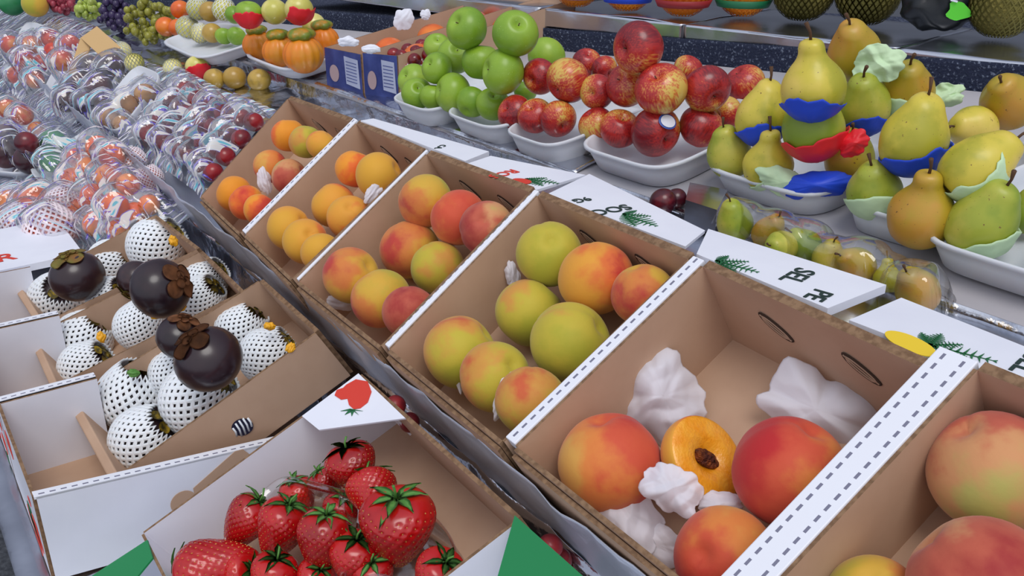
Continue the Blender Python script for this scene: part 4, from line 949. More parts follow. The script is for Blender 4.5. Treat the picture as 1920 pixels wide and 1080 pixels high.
# pears: body centre and radius in the photo, then the pixel its neck points to
def pears(items, floor, grp, sq=.84):
    res = rest([i[:4] for i in items], floor, sq); out = []
    for (x, y, r, l, nx, ny, kind, v, lab), (c, R) in zip(items, res):
        d = depth(c); tgt = CAM + ray(nx, ny) * d; ax = tgt - c; ln = 1.5 * R
        s = ax.length
        if s < ln: ax = ax + (CAM - c).normalized() * sqrt(ln * ln - s * s) * (.8)
        o = put('pear', PRM[kind, v], c, R * 1.0, ax, 0); o.rotation_euler = rot_to(ax.normalized(), RND.uniform(0, 6)); child('stem', PST[v], o)
        tag(o, lab, 'pear', grp); out.append((c, R, ax.normalized()))
    return out
PG = 'pears on the foam trays'
PP = [(1368, 292, 42, 0, 1352, 240, 'green', 1, 'green-yellow pear at the left front corner of the pears'), (1440, 312, 47, 0, 1444, 258, 'yellow', 3, 'upright pear with a thick brown stem in the front row'), (1592, 296, 46, 0, 1600, 250, 'gold', 2, 'dull gold pear behind the red paper cup'),
      (1428, 224, 49, 1, 1448, 170, 'yellow', 1, 'yellow-orange pear sitting in a blue cup left of the centre'), (1525, 243, 58, 1, 1526, 190, 'green', 2, 'squat green pear in the red cup with a long stem'), (1618, 204, 50, 1, 1618, 158, 'green', 0, 'pale green pear with a hooked stem, right of the topmost one'),
      (1525, 166, 60, 2, 1525, 90, 'yellow', 3, 'topmost pale yellow pear standing in a blue cup'), (1602, 104, 50, 2, 1606, 66, 'gold', 1, 'golden pear at the back wrapped in pale green tissue'), (1700, 180, 50, 1, 1704, 136, 'gold', 0, 'speckled golden pear behind the second tray'),
      (1640, 362, 50, 0, 1634, 316, 'green', 2, 'green pear in a pale paper cup, front of the narrow tray'), (1728, 404, 62, 0, 1742, 340, 'gold', 3, 'golden brown pear in the front row, neck up'), (1712, 268, 62, 1, 1738, 206, 'yellow', 1, 'pale yellow pear in a blue cup with a curled stem'),
      (1838, 424, 62, 0, 1876, 370, 'green', 0, 'green pear in the front row wrapped below in pale paper'), (1824, 320, 60, 1, 1892, 268, 'yellow', 0, 'large pale yellow pear lying on its side, neck to the right'), (1826, 240, 42, 1, 1780, 232, 'yellow', 2, 'yellow pear lying behind the large sideways one'),
      (1892, 192, 50, 1, 1878, 150, 'gold', 1, 'yellow pear at the back by the right edge'), (1925, 404, 34, 0, 1930, 360, 'green', 1, 'green pear cut off by the right edge')]
pr = pears(PP, FT, PG)
UPc = -DOWN
def cup(i, m, mn, axv, lab, seed, cover=.45, rag=.10):
    c, R, ax = pr[i]; a = RIGHT * axv[0] - DOWN * axv[1] - FWD * axv[2]; half_cup('paper_cup', c, R, a, m, lab, seed, cover, rag=rag * .7)
cup(3, BLUEP, 'blue', (-.1, 1, .1), 'blue paper cup under the yellow-orange pear at the left', 1, .40); cup(6, BLUEP, 'blue', (.05, 1, .1), 'blue paper cup under the topmost pear', 2, .36)
cup(4, REDP, 'red', (-.25, 1, .15), 'red paper cup under the squat green pear', 3, .42, .14); cup(5, BLUEP, 'blue', (-.1, 1, .1), 'blue paper cup under the pale green pear right of the topmost', 4, .36)
cup(11, BLUEP, 'blue', (-.28, 1, .2), 'blue paper cup under the pale yellow pear with the curled stem', 5, .42); cup(9, GREENP, 'pale', (-.1, 1, .1), 'pale green paper cup at the front of the narrow tray', 6, .46, .04)
cup(12, GREENP, 'pale', (-.3, 1, .1), 'pale green paper round the base of the green front pear', 7, .38, .06); cup(13, GREENP, 'pale', (-.65, .75, .1), 'wide pale green tissue under the large sideways pear', 8, .50, .14)
cup(1, GREENP, 'pale', (-.35, 1, .05), 'pale tissue at the base of the upright thick-stemmed pear', 9, .33, .1); cup(8, GREENP, 'pale', (.1, 1, .1), 'pale tissue round the speckled golden pear at the back', 10, .4, .12)
ft = TRAY
crumple('tissue_paper', 1646, 120, 48, 36, .11, 'ruffled pale green tissue at the right of the golden pear on top', 41, .2, m=GREENP, dome=.4, amp=.8, base=TRAY, group='pale green tissues among the pears')
crumple('tissue_paper', 1770, 180, 36, 22, .05, 'pale green tissue scrap behind the curled-stem pear', 42, .2, m=GREENP, dome=.4, amp=.8, base=TRAY, group='pale green tissues among the pears')
crumple('paper_cup', 1533, 347, 64, 27, .006, 'empty blue paper cup lying on the front rim of the pear tray', 43, .12, m=BLUEP, dome=.5, amp=.15, base=TRAY, cat='paper', group='paper cups round the pears', edge=.08)
crumple('tissue_paper', 1600, 268, 30, 24, .05, 'torn pinkish edge of the red cup', 45, .5, m=REDP, dome=.4, amp=.5, base=TRAY, cat='paper', group='paper cups round the pears')
crumple('tissue_paper', 1468, 342, 48, 26, .004, 'pale tissue fold on the tray rim beside the empty blue cup', 46, -.5, m=GREENP, dome=.3, amp=.3, base=TRAY, group='pale green tissues among the pears')
# bagged pears on the ledge
LF = Plane((0, 0, -.368), 0)
BP = [(1378, 420, 34, 0, 1372, 384, 'green', 0, 'green bagged pear on the ledge, leftmost, with its stem up'), (1440, 438, 30, 0, 1460, 420, 'gold', 1, 'dull bagged pear lying behind the leftmost one'), (1466, 462, 30, 0, 1440, 462, 'green', 2, 'rounded bagged pear beside the printed flap'), (1512, 462, 30, 0, 1490, 440, 'green', 1, 'bagged pear in the shadow of the tray'),
      (1552, 486, 30, 0, 1560, 460, 'yellow', 0, 'yellow bagged pear in the middle of the bag'), (1608, 498, 34, 0, 1580, 470, 'gold', 1, 'dark gold bagged pear under the tray rim'), (1664, 524, 26, 0, 1664, 484, 'yellow', 3, 'bright yellow bagged pear standing up at the flap corner'), (1722, 548, 40, 0, 1700, 510, 'gold', 0, 'dull gold bagged pear nearest the right')]
bp = pears(BP, LF, 'pears in the clear bag on the ledge')
q = [LF.at(1330, 440), LF.at(1760, 640), LF.at(1800, 560), LF.at(1360, 385)]
fo = film_over([(c, R) for c, R, a in bp], LF, None, None, q, ridge=9, amp=.004, name='plastic_bag', k=1.7, lift=.008); tag(fo, 'clear plastic bag over the pears on the ledge', 'bag')
# small dark red fruit behind the printed flap
for k, (x, y, r) in enumerate([(1243, 378, 26), (1268, 372, 20)]):
    res = rest([(x, y, r, 0)], LF); o = put('plum', ball('plum', PLUM), res[0][0], res[0][1], rnd_axis(), 0); tag(o, ['dark red plum on the ledge under the apple tray', 'second dark red plum half under the tray, by the bagged pears'][k], 'plum')
bx_ = [LF.at(1282, 420), LF.at(1340, 440), LF.at(1360, 400), LF.at(1290, 385)]
o = slab('foil_block', bx_, (0, 0, .03), FOIL2, None, base=bx_[0]); tag(o, 'grey foil-covered block left of the bagged pears', 'block')
# ------------------------------------------------------------------ blue printed boxes on the tray shelf
NAVY = mat('navy_print', (34, 48, 112), .5, vary=((60, 74, 140), 20, .45, .65)); LAB = mat('grey_label', (176, 182, 206), .5)
def blue_box(qf, Lb, lab, contents):
    a, b_ = TS.at(*qf[0]), TS.at(*qf[1]); up = pv(a, b_, *qf[2]).z - a.z; U = V((0, 0, up)); y = V((.06, 1, .20)).normalized() * Lb
    root = thing('produce_box', (a + b_ + y) / 2, lab, 'box', 'blue printed card boxes'); d = (b_ - a).normalized(); t = .003; nf = d.cross(V((0, 0, 1))).normalized()
    A, B, C_, D = a + U, b_ + U, b_ + U + y, a + U + y; dn = -U
    slab('bottom_panel', [A + dn, B + dn, C_ + dn, D + dn], (0, 0, .003), KRAFT, root)
    wall('side_panel', A, D, dn * .98, d * t, KRAFT, KRAFT, root); wall('side_panel', B, C_, dn * .98, -d * t, KRAFT, KRAFT, root)
    wall('end_panel', D, C_, dn * .98, -y.normalized() * t, KRAFT, KRAFT, root)
    wall('front_panel', A, B, dn * .98, nf * t, KRAFT, NAVY, root, 'navy printed front')
    def on(u, v): return A.lerp(B, u) + dn * v + nf * (t + .0002)
    plate('printed_label', [on(.55, .12), on(.92, .16), on(.95, .88), on(.58, .82)][::-1], nf, LAB, root)
    multi_plate('label_lines', [[on(.60, k), on(.88, k + .02), on(.88, k + .035), on(.60, k + .015)][::-1] for k in (.24, .32, .40, .48, .56, .64, .72)], nf, NAVY, root, .0012)
    plate('printed_patch', [on(.12 + .13 * (1 + cos(t_)), .62 + .22 * sin(t_)) for t_ in [2 * pi * k / 20 for k in range(20)]], nf, mat('beige_print', (176, 150, 150), .5), root)
    for k, u in enumerate(contents):
        p = A.lerp(B, .5) + dn * .45 + y * u; o = put('orange', ball('orange', ORNG), p, .034, rnd_axis(), k); tag(o, 'orange lying inside %s' % ('the left blue printed box' if 'left' in lab else 'the right blue printed box'), 'orange', 'oranges in ' + ('left' if 'left' in lab else 'right') + ' blue box')
    return A, B, C_, D
blue_box([(616, 160), (683, 177), (592, 84)], .40, 'left of two open boxes with navy printed fronts', [.25, .5, .75])
A, B, C_, D = blue_box([(687, 178), (750, 186), (676, 98)], .40, 'right of two open boxes with navy printed fronts, next to the green apples', [.2, .45, .7])
for k, (x, y, rx, ry, lab) in enumerate([(756, 36, 20, 20, 'white paper scrap standing in the left blue box'), (798, 28, 10, 10, 'small white paper scrap further back in the blue boxes'), (653, 78, 20, 9, 'white scrap on the rim of the left blue box'), (695, 92, 18, 8, 'white scrap on the rim of the right blue box')]):
    crumple('paper_scrap', x, y, rx, ry, .055 if k < 2 else .062, lab, 70 + k, 0, base=TRAY, dome=.2, amp=.2, cat='paper', group='white paper scraps on the blue boxes', m=WHITE)
# basket of red berries behind the apples
bk = TRAY.off(0).at(772, 128); WOV = mat('red_white_check', (226, 214, 214), .7); _n = WOV.node_tree; _c = _n.nodes.new('ShaderNodeTexChecker'); _c.inputs['Scale'].default_value = 150; _c.inputs[1].default_value = lin((150, 40, 52)); _c.inputs[2].default_value = lin((226, 214, 220)); _t = _n.nodes.new('ShaderNodeTexCoord'); _n.links.new(_t.outputs['Object'], _c.inputs[0]); _n.links.new(_c.outputs[0], _n.nodes['Principled BSDF'].inputs['Base Color'])
bs = thing('berry_basket', bk - V((0, 0, .04)), 'red and white checked basket of cherries behind the green apples', 'basket')
slab('basket_side', [bk + V((-.055, -.03, -.03)), bk + V((.04, -.03, -.03)), bk + V((.05, .09, -.005)), bk + V((-.045, .09, -.005))], (0, 0, .045), WOV, bs, bevel=.004)
for k in range(14):
    c = bk + V((-.04 + .026 * (k % 4) + .004 * (k % 3), -.015 + .028 * (k // 4), .022 + .006 * (k // 4))); o = put('cherry', ball('cherry', CHER, .2), c, .013, rnd_axis(), 0); tag(o, 'dark cherry in the checked basket behind the green apples', 'cherry', 'cherries in the checked basket')
# ------------------------------------------------------------------ netted fruit along the very top
def lattice(name, nu, nv, m, w=.02, ov=1.02, z0=.12, z1=.95):
    bm = bmesh.new()
    for s in (1, -1):
        for i in range(nu):
            pts = []
            for j in range(nv + 1):
                t = z0 + (z1 - z0) * j / nv; a = 2 * pi * i / nu + s * t * 2.2; pts.append(V((sin(pi * t) * cos(a), sin(pi * t) * sin(a), -cos(pi * t))) * ov)
            for p, q in zip(pts, pts[1:]):
                nn = p.normalized(); sd_ = nn.cross((q - p).normalized()) * w; f = [bm.verts.new(x) for x in (p - sd_, q - sd_, q + sd_, p + sd_)]; bm.faces.new(f)
    bmesh.ops.solidify(bm, geom=bm.faces[:], thickness=.02)
    me = bpy.data.meshes.new(name); bm.to_mesh(me); bm.free(); me.materials.append(m); return me
ONET = lattice('orange_net', 26, 14, mat('orange_net', (240, 150, 30), .5)); OLN = lattice('olive_net', 30, 14, mat('olive_net', (120, 112, 46), .6)); WNET = lattice('white_net', 16, 12, mat('white_string', (232, 234, 230), .6), .035)
MANGO = ball('mango', [(.2, (236, 176, 50)), (.6, (240, 150, 40)), (.9, (226, 110, 40))], .5); MELON = ball('melon', [(.2, (110, 104, 40)), (.6, (134, 122, 52)), (.9, (90, 84, 36))], .7, 0, bump=(8, .6, .05))
BANDS = {'blue': BLUEP, 'red': mat('dark_red_band', (150, 34, 40), .5), 'green': mat('green_band', (24, 110, 70), .5)}
def band(o, m):
    vs = []; N = 36
    for z, r in ((-.62, .86), (-.62, .93), (-.36, 1.05), (-.36, .98)): vs += [V((r * cos(2 * pi * i / N), r * sin(2 * pi * i / N), z)) for i in range(N)]
    fs = [((j * N + i), (j * N + (i + 1) % N), ((j + 1) % 4) * N + (i + 1) % N, ((j + 1) % 4) * N + i) for j in range(4) for i in range(N)]
    me = bpy.data.meshes.new('basket_rim'); me.from_pydata([tuple(v) for v in vs], [], fs); me.materials.append(m); me.polygons.foreach_set('use_smooth', [True] * len(me.polygons)); child('basket_rim', me, o)
for k, (x, y, r, kind, bd, lab) in enumerate([(1082, -34, 46, 'o', 'blue', 'mango in an orange net with a blue band, leftmost along the top edge'), (1178, -28, 48, 'o', 'blue', 'mango in an orange net with a blue band, second along the top edge'), (1283, -22, 52, 'o', 'red', 'mango in an orange net with a dark red band'),
        (1396, -22, 52, 'o', 'green', 'mango in an orange net with a green band'), (1508, -20, 58, 'm', None, 'olive netted melon left of the tagged one'), (1628, -14, 60, 'm', None, 'olive netted melon just left of the black bag'), (1882, 8, 62, 'm', None, 'olive netted melon right of the black bag')]):
    res = rest([(x, y, r, 0)], HTOP); c, R = res[0]
    o = put('netted_mango' if kind == 'o' else 'netted_melon', MANGO if kind == 'o' else MELON, c, R, (0, 0, 1), k); child('net', ONET if kind == 'o' else OLN, o); tag(o, lab, 'mango' if kind == 'o' else 'melon', 'netted fruit on the foil boxes')
    if bd: band(o, BANDS[bd])
c = rest([(1768, 6, 56, 0)], HTOP)[0][0]
BB = mat('black_bag', (22, 26, 30), .35)
bg = thing('produce_bag', c, 'black plastic bag with white lettering and a green patch between two melons', 'bag')
def bagf(u, v):
    a = 2 * pi * u; ph = pi * (.02 + .96 * v); q = V((cos(a) * sin(ph), sin(a) * sin(ph) * .6, cos(ph) * .7)); return c + (RIGHT * q.x + FWD * q.y - DOWN * q.z) * .062 * (1 + .22 * noise.noise(q * 2.6))
grid('bag_body', bagf, 40, 22, BB, bg, closed_u=True)
tcam = (CAM - c).normalized(); rd_ = (RIGHT + DOWN * .25).normalized(); u_ = tcam.cross(rd_).normalized()
text_on('printed_lettering', 'KUE', .026, c + tcam * .050 - rd_ * .028 + u_ * .006, rd_, u_, WHITE, bg)
plate('green_patch', [c + tcam * .047 + rd_ * (.026 + .018 * cos(t) * (1 + .3 * cos(3 * t))) + u_ * (-.006 + .014 * sin(t)) for t in [2 * pi * k / 20 for k in range(20)]], tcam, mat('bright_green_print', (90, 210, 50), .5), bg)

# ------------------------------------------------------------------ trays at the upper left of the tray shelf
foam_tray(tr(455, 100) + TRAY.ex * .125 + TRAY.ey * .085, .27, .17, .03, 0, TRAY, 'white foam tray of orange pumpkins with olive crowns')
foam_tray(tr(300, 76) + TRAY.ex * .16 + TRAY.ey * .085, .33, .17, .03, 0, TRAY, 'long white foam tray of mixed netted fruit left of the pumpkins')
PU = [(484, 84, 27, 0, 'small orange pumpkin, leftmost on its tray'), (524, 96, 30, 0, 'orange pumpkin second from the left on its tray'), (569, 102, 36, 0, 'largest orange pumpkin at the front of its tray'), (606, 76, 28, 0, 'orange pumpkin at the back right beside the blue box')]
for (x, y, r, l, lab), (c, R) in zip(PU, rest([p_[:4] for p_ in PU], FT)):
    o = put('pumpkin', PUMP, c, R, (0, -.05, 1), 0); child('crown', PCROWN, o, 'olive green lobed crown'); tag(o, lab, 'pumpkin', 'orange pumpkins with olive crowns')
MX = [(466, 26, 26, 2, 'green_apple', 'g', 'bright green apple above the pumpkins at the left'), (515, 22, 25, 2, 'pale_guava', 'y', 'pale yellow fruit in the middle above the pumpkins'), (561, 18, 27, 2, 'pale_guava', 'y', 'pale yellow fruit in a red cup above the pumpkins'),
      (588, 46, 22, 1, 'pale_guava', 'y', 'pale yellow fruit beside the rightmost pumpkin'), (440, 28, 18, 2, 'green_apple', 'g', 'dark green apple behind the bright green one'), (338, 18, 18, 1, 'orange', 'o', 'orange at the top edge beside white netted fruit'), (311, 50, 19, 0, 'orange', 'o', 'orange at the left end of the mixed tray'),
      (333, 52, 17, 0, 'orange', 'o', 'orange second from the left on the mixed tray'), (352, 52, 22, 0, 'pale_guava', 'w', 'pale fruit in a white string net on the mixed tray'), (372, 16, 22, 1, 'pale_guava', 'w', 'pale fruit in a white string net at the top edge'), (376, 62, 19, 0, 'pale_guava', 'w', 'cream netted fruit at the front of the mixed tray'),
      (420, 18, 22, 1, 'pale_guava', 'w', 'pale yellow netted fruit at the top edge behind the yellow one'), (398, 62, 19, 0, 'gold_fruit', 'd', 'golden fruit in the middle of the mixed tray'), (420, 68, 17, 0, 'green_apple', 'g', 'small olive green fruit on the mixed tray'), (443, 68, 18, 0, 'green_apple', 'g', 'small green fruit at the right end of the mixed tray'), (394, 22, 20, 1, 'gold_fruit', 'd', 'tall golden fruit above the mixed tray')]
KM = {'g': lambda: AG, 'y': lambda: ball('pale_guava', YELL), 'o': lambda: ball('orange', ORNG), 'w': lambda: ball('pale_guava', YELL), 'd': lambda: ball('gold_fruit', [(.2, (176, 140, 60)), (.6, (192, 158, 70)), (.9, (150, 122, 54))])}
mr = rest([p_[:4] for p_ in MX], FT)
for (x, y, r, l, nm, k, lab), (c, R) in zip(MX, mr):
    o = put(nm, KM[k](), c, R, rnd_axis(.4), 0); tag(o, lab, nm.replace('_', ' ').split()[-1], 'mixed fruit above and left of the pumpkins')
    if k == 'w': child('string_net', WNET, o, 'white string net')
half_cup('paper_cup', mr[0][0], mr[0][1], UPc, REDP, 'red paper cup under the bright green apple', 31, .42); half_cup('paper_cup', mr[2][0], mr[2][1], UPc + RIGHT * -.2, REDP, 'red paper cup under the pale yellow fruit', 32, .42)
# grapes
GR = {'green': ball('grape', [(.2, (150, 176, 70)), (.6, (172, 190, 84)), (.9, (140, 150, 60))], .3), 'olive': lathe_data('grape', sphere_prof(10), 14, fruit_mat('olive_grape_skin', [(.2, (128, 132, 44)), (.6, (152, 150, 60)), (.9, (110, 108, 40))], .3)),
      'black': lathe_data('grape', sphere_prof(10), 14, fruit_mat('black_grape_skin', [(.2, (30, 24, 52)), (.9, (60, 46, 84))], .3)), 'red': lathe_data('grape', sphere_prof(10), 14, fruit_mat('red_grape_skin', [(.2, (120, 30, 50)), (.9, (160, 60, 74))], .3))}
for (x, y, wpx, hpx, kind, lab, cnt) in [(280, 40, 46, 40, 'olive', 'olive green grape bunch heaped left of the oranges', 90), (213, 22, 28, 32, 'black', 'black grape bunch at the top edge', 60), (160, 14, 26, 16, 'green', 'bright green grape bunch at the top edge', 40), (110, 6, 26, 14, 'red', 'dark red grape bunch at the top left edge', 36)]:
    c = TRAY.off(.01).at(x, y); d = depth(c); root = thing('grape_bunch', c, lab, 'grapes', 'grape bunches at the top left')
    rr = random.Random(x)
    for k in range(cnt):
        a = rr.uniform(0, 6.28); s = sqrt(rr.random()); p = c + (RIGHT * cos(a) * s * wpx - DOWN * (sin(a) * s * hpx) + FWD * rr.uniform(-8, 26)) * d / F
        o = link(bpy.data.objects.new('grape', GR[kind])); o.parent = root; o.location = p - c; q_ = rr.uniform(.009, .012); o.scale = (q_, q_, q_ * 1.15)

# ------------------------------------------------------------------ film-wrapped packs at the left
WR = 'film-wrapped packs of fruit at the left'
def pack(pl, quad, fruits, lab, ridge, ang, trayh=.028, filmq=None, amp=.006, floor=-.0, tray=True, group_word='', rimh=.0, squeeze=.9):
    fp = pl; A, B, C_, D = [fp.at(*p) for p in quad]; c = (A + B + C_ + D) / 4
    root = thing('wrapped_pack', c, lab, 'pack', WR)
    e1, e2 = (B - A), (D - A); n_ = fp.n
    if tray:
        rings = []; N = 36
        for s, z in ((.80, .004), (.9, .006), (1.0, trayh), (1.03, trayh), (1.03, trayh - .004), (.93, .0), (.8, .0)):
            for i in range(N):
                t = 2 * pi * i / N; u = math.copysign(abs(cos(t)) ** .4, cos(t)) * .5 * s + .5; v = math.copysign(abs(sin(t)) ** .4, sin(t)) * .5 * s + .5
                rings.append(A.lerp(B, u).lerp(D.lerp(C_, u), v) + n_ * z)
        fs = [tuple(range(N))] + [(j * N + i, (j + 1) * N + i, (j + 1) * N + (i + 1) % N, j * N + (i + 1) % N) for j in range(6) for i in range(N)] + [tuple(range(6 * N, 7 * N))[::-1]]
        mesh('foam_tray', rings, fs, FOAM, root, True)
    res = rest([f[:4] for f in fruits], fp.off(.006), squeeze)
    for (x, y, r, l, kind, fl_), (cc, R) in zip(fruits, res):
        o = put(kind, KINDS[kind](), cc, R, rnd_axis(.8), RND.uniform(0, 6)); tag(o, fl_, KCAT.get(kind, kind), KGRP[kind])
        if kind == 'netted_peach': child('foam_net', PNET, o, 'pale foam net')
    if filmq:
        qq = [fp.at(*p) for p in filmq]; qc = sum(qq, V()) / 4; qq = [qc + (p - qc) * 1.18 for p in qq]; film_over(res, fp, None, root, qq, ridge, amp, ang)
    return root, res
PNET = net_data('foam_net', 22, 17, w=.04, flare=.3, hole=.6, m=mat('pink_white_net', (240, 226, 232), .5))
KINDS = {'plum': lambda: ball('plum', PLUM, .22, .4), 'nectarine': lambda: ball('nectarine', NECT, .35), 'persimmon': lambda: ball('persimmon', PERS, .35), 'netted_peach': lambda: ball('persimmon', PERS, .35), 'red_plum': lambda: ball('red_plum', CHER, .3), 'green_fruit': lambda: ball('green_fruit', [(.2, (30, 120, 70)), (.9, (60, 150, 90))], .4), 'tan_pear': lambda: ball('tan_pear', [(.2, (170, 120, 70)), (.9, (200, 150, 90))], .5)}
KCAT = {'netted_peach': 'peach', 'red_plum': 'plum', 'green_fruit': 'fruit', 'tan_pear': 'pear'}
KGRP = {k: 'wrapped %ss at the left' % k.replace('_', ' ') for k in KINDS}
LB = LOW.off(-.07); RB = RIM.off(-.075)
TAN = mat('tan_card', (200, 164, 112), .7)
def tent(pl, h, a, b_, c_, lab, parent):
    P_ = pl.off(h); A, B, C_ = P_.at(*a), P_.off(.05).at(*b_), P_.at(*c_)
    w_ = P_.ey * .05
    slab('card_tent', [A, B, B + w_, A + w_], P_.n * .002, TAN, parent); slab('card_tent', [B, C_, C_ + w_, B + w_], P_.n * .002, TAN, parent)
def L2(k, nm, where): return '%s %s' % (nm, where)
r1, _ = pack(RB, [(90, 196), (196, 214), (250, 130), (140, 96)], [(170, 128, 25, 0, 'plum', 'dark plum in the middle of the plum and nectarine pack'), (208, 126, 25, 0, 'plum', 'dark plum at the upper right of the plum and nectarine pack'), (148, 158, 23, 0, 'plum', 'dark plum below the card divider of the far pack'), (186, 162, 24, 0, 'plum', 'dark plum on red paper in the far pack'),
    (124, 188, 23, 0, 'plum', 'dark plum at the tray corner of the far pack'), (160, 194, 22, 0, 'plum', 'dark plum at the front of the far tray'), (192, 194, 22, 0, 'plum', 'dark plum at the right front of the far tray'), (132, 84, 20, 1, 'nectarine', 'red nectarine left of the card divider in the far pack'), (116, 114, 20, 1, 'nectarine', 'orange nectarine below the red one in the far pack'), (196, 92, 22, 0, 'nectarine', 'red nectarine right of the card divider in the far pack')],
    'foam tray of dark plums and nectarines with a folded card divider', 30, .5, filmq=[(88, 214), (215, 226), (262, 120), (130, 60)], amp=.002)
tent(RB, .05, (126, 150), (152, 72), (196, 112), '', r1)
pack(RB, [(10, 150), (82, 178), (140, 80), (60, 50)], [(34, 142, 19, 0, 'nectarine', 'bright nectarine at the near end of the streaky film pack'), (66, 150, 17, 0, 'nectarine', 'nectarine beside the tray gap under streaky film'), (46, 112, 18, 1, 'nectarine', 'nectarine in the middle under streaky film'), (80, 120, 18, 0, 'nectarine', 'nectarine right of the middle under streaky film'), (20, 84, 18, 1, 'nectarine', 'nectarine at the left edge under streaky film'), (60, 84, 18, 1, 'nectarine', 'nectarine high in the pile under streaky film'), (96, 72, 18, 1, 'nectarine', 'nectarine at the top right under streaky film'), (100, 96, 17, 1, 'nectarine', 'nectarine near the card divider under streaky film')],
    'streaky film-wrapped pack of nectarines at the far left', 17, .5, filmq=[(-12, 150), (88, 196), (160, 56), (10, 10)], amp=.012)
pack(RB, [(188, 240), (236, 268), (318, 160), (268, 138)], [(206, 222, 20, 0, 'tan_pear', 'brownish pear at the near end of a blue-lit pack'), (240, 196, 20, 0, 'tan_pear', 'brownish pear in the middle of a blue-lit pack'), (272, 176, 20, 0, 'tan_pear', 'brownish pear at the far end of a blue-lit pack'), (228, 232, 16, 0, 'tan_pear', 'small brownish pear at the corner of a blue-lit pack')],
    'film-wrapped pack of brownish pears left of the dark red packs', 20, .15, filmq=[(176, 244), (238, 284), (330, 150), (258, 122)], amp=.010)
def redfruit(quad, seed, lab, n_, where, fq, ridge):
    rr = random.Random(seed); A, B, C_, D = [V((p[0], p[1], 0)) for p in quad]; fr = []
    k = 0
    for i in range(n_):
        for j in range(2):
            q_ = A.lerp(B, .25 + .5 * j).lerp(D.lerp(C_, .25 + .5 * j), (i + .5) / n_); fr.append((q_.x + rr.uniform(-2, 2), q_.y - 8 + rr.uniform(-2, 2), 19, 0, 'red_plum', 'dark red plum, %s row of the %s' % (['left', 'right'][j] + ' ' + ['lowest', 'second', 'third', 'fourth', 'topmost'][i], where)))
    pack(RB, quad, fr, lab, ridge, .12, filmq=fq, amp=.012)
redfruit([(258, 262), (312, 296), (392, 188), (348, 160)], 1, 'film-wrapped pack of dark red plums, first of three', 4, 'first dark red pack', [(246, 268), (316, 310), (404, 178), (332, 138)], 22)
redfruit([(318, 296), (366, 330), (440, 210), (396, 190)], 2, 'film-wrapped pack of dark red plums, middle of three', 4, 'middle dark red pack', [(306, 298), (370, 344), (452, 200), (386, 170)], 26)
redfruit([(370, 330), (394, 352), (500, 226), (448, 212)], 3, 'film-wrapped pack of dark red plums touching the farthest peach box', 4, 'dark red pack by the peach box', [(362, 330), (392, 366), (512, 222), (440, 190)], 30)
pack(LB, [(-40, 330), (72, 344), (88, 220), (-20, 200)], [(12, 288, 29, 0, 'plum', 'large dark plum at the left edge of the frame'), (54, 300, 27, 0, 'plum', 'large dark plum at the tray front on the left'), (50, 268, 22, 1, 'plum', 'dark plum behind the large one on the left'), (12, 252, 21, 1, 'plum', 'dark plum further back at the left edge'), (42, 216, 20, 1, 'nectarine', 'orange nectarine behind the left plums'), (14, 204, 19, 1, 'nectarine', 'nectarine at the left edge behind the plums'), (70, 244, 17, 0, 'nectarine', 'nectarine beside the small card divider')],
    'film-wrapped tray of large plums at the left edge', 24, .4, filmq=[(-50, 300), (84, 318), (96, 190), (-20, 172)], amp=.006)
W6 = [(184, 276, 23, 1), (210, 294, 24, 1), (168, 318, 25, 0), (138, 336, 23, 0), (204, 332, 25, 1), (240, 346, 22, 1), (176, 368, 25, 0), (216, 384, 25, 1), (254, 400, 22, 0), (180, 420, 25, 0), (150, 390, 22, 0), (222, 432, 22, 0), (280, 384, 20, 0), (146, 296, 20, 0)]
W6L = ['topmost persimmon in the big pack', 'persimmon just below the topmost one', 'persimmon on the left slope, upper', 'persimmon at the left edge of the big pack', 'persimmon in the centre of the big pack', 'persimmon right of centre under pale net', 'persimmon on the left slope, lower', 'persimmon low in the middle of the big pack', 'persimmon low at the right near the foil', 'persimmon at the near left end of the big pack', 'persimmon behind the netted ones', 'persimmon nearest the farthest kraft box', 'persimmon at the right end by the foil edge', 'persimmon at the far left shoulder']
fr6 = [(x, y, r, l, 'persimmon', L_) for (x, y, r, l), L_ in zip(W6, W6L)] + [(100, 268, 26, 0, 'green_fruit', 'green fruit at the far end of the big persimmon pack'), (96, 304, 20, 0, 'green_fruit', 'second green fruit lower at the left of the big pack')]
fr6 += [(250, 306, 26, 0, 'netted_peach', 'pale netted fruit at the right shoulder of the big pack'), (282, 336, 24, 0, 'netted_peach', 'pale netted fruit beside the foil strip')]
pack(LB, [(60, 330), (220, 470), (330, 380), (200, 250)], fr6, 'big streaky film-wrapped pack of orange persimmons', 15, .35, filmq=[(40, 330), (196, 488), (336, 392), (150, 196)], amp=.012)
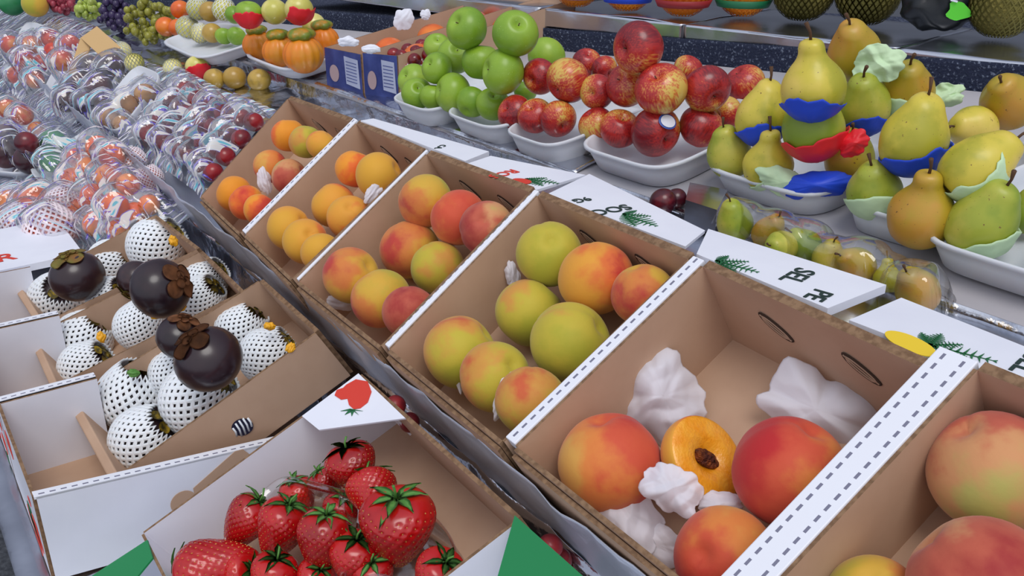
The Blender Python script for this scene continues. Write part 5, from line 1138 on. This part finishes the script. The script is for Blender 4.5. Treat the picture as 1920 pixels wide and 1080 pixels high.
pack(LB, [(-20, 470), (140, 480), (160, 380), (10, 362)], [(96, 432, 46, 0, 'netted_peach', 'large peach in a pale foam net at the near end of its tray'), (40, 424, 38, 0, 'netted_peach', 'netted peach at the left edge'), (120, 386, 34, 0, 'netted_peach', 'netted peach behind the large one'), (66, 378, 30, 0, 'persimmon', 'orange persimmon behind the netted peaches'), (20, 382, 28, 0, 'persimmon', 'orange persimmon at the left edge behind the netted peaches')],
    'film-wrapped tray of netted peaches beside the first white carton', 18, .4, filmq=[(-30, 478), (150, 484), (176, 368), (4, 344)], amp=.006)
# small things on the left ledge below the pumpkin tray
LG = Plane((0, 0, -.415), 0)
for (x, y, r, nm, k, lab) in [(370, 126, 22, 'pale_guava', 'y', 'yellow-green fruit in a red cup on the foil ledge'), (324, 128, 18, 'pale_guava', 'w', 'white netted fruit on the foil ledge'), (252, 118, 18, 'pale_guava', 'w', 'white netted fruit behind the plum pack'), (228, 96, 18, 'pale_guava', 'w', 'grey netted fruit farther along the foil ledge'),
                              (402, 148, 20, 'gold_fruit', 'd', 'golden fruit right of the red-cupped one'), (440, 146, 22, 'gold_fruit', 'd', 'dull golden fruit in a clear bag under the foil edge'), (486, 150, 22, 'gold_fruit', 'd', 'dull golden fruit nearest the peach boxes under the foil edge')]:
    c, R = rest([(x, y, r, 0)], LG)[0]; o = put(nm, KM[k](), c, R, rnd_axis(.5), 0); tag(o, lab, 'fruit', 'small fruit on the foil ledge')
    if k == 'w': child('string_net', WNET, o, 'white string net')
    if 'red cup' in lab: half_cup('paper_cup', c, R, UPc - RIGHT * .4, REDP, 'red paper cup on the foil ledge', 35, .45)
for k, (x, y, lab) in enumerate([(66, 8, 'orange-pink peach at the very top left'), (22, 6, 'green mango at the top left corner')]):
    c, R = rest([(x, y, 24, 0)], TRAY.off(-.02))[0]; o = put('peach' if k == 0 else 'mango', PM['blush'] if k == 0 else KINDS['green_fruit'](), c, R, rnd_axis(), 0); tag(o, lab, 'peach' if k == 0 else 'mango')
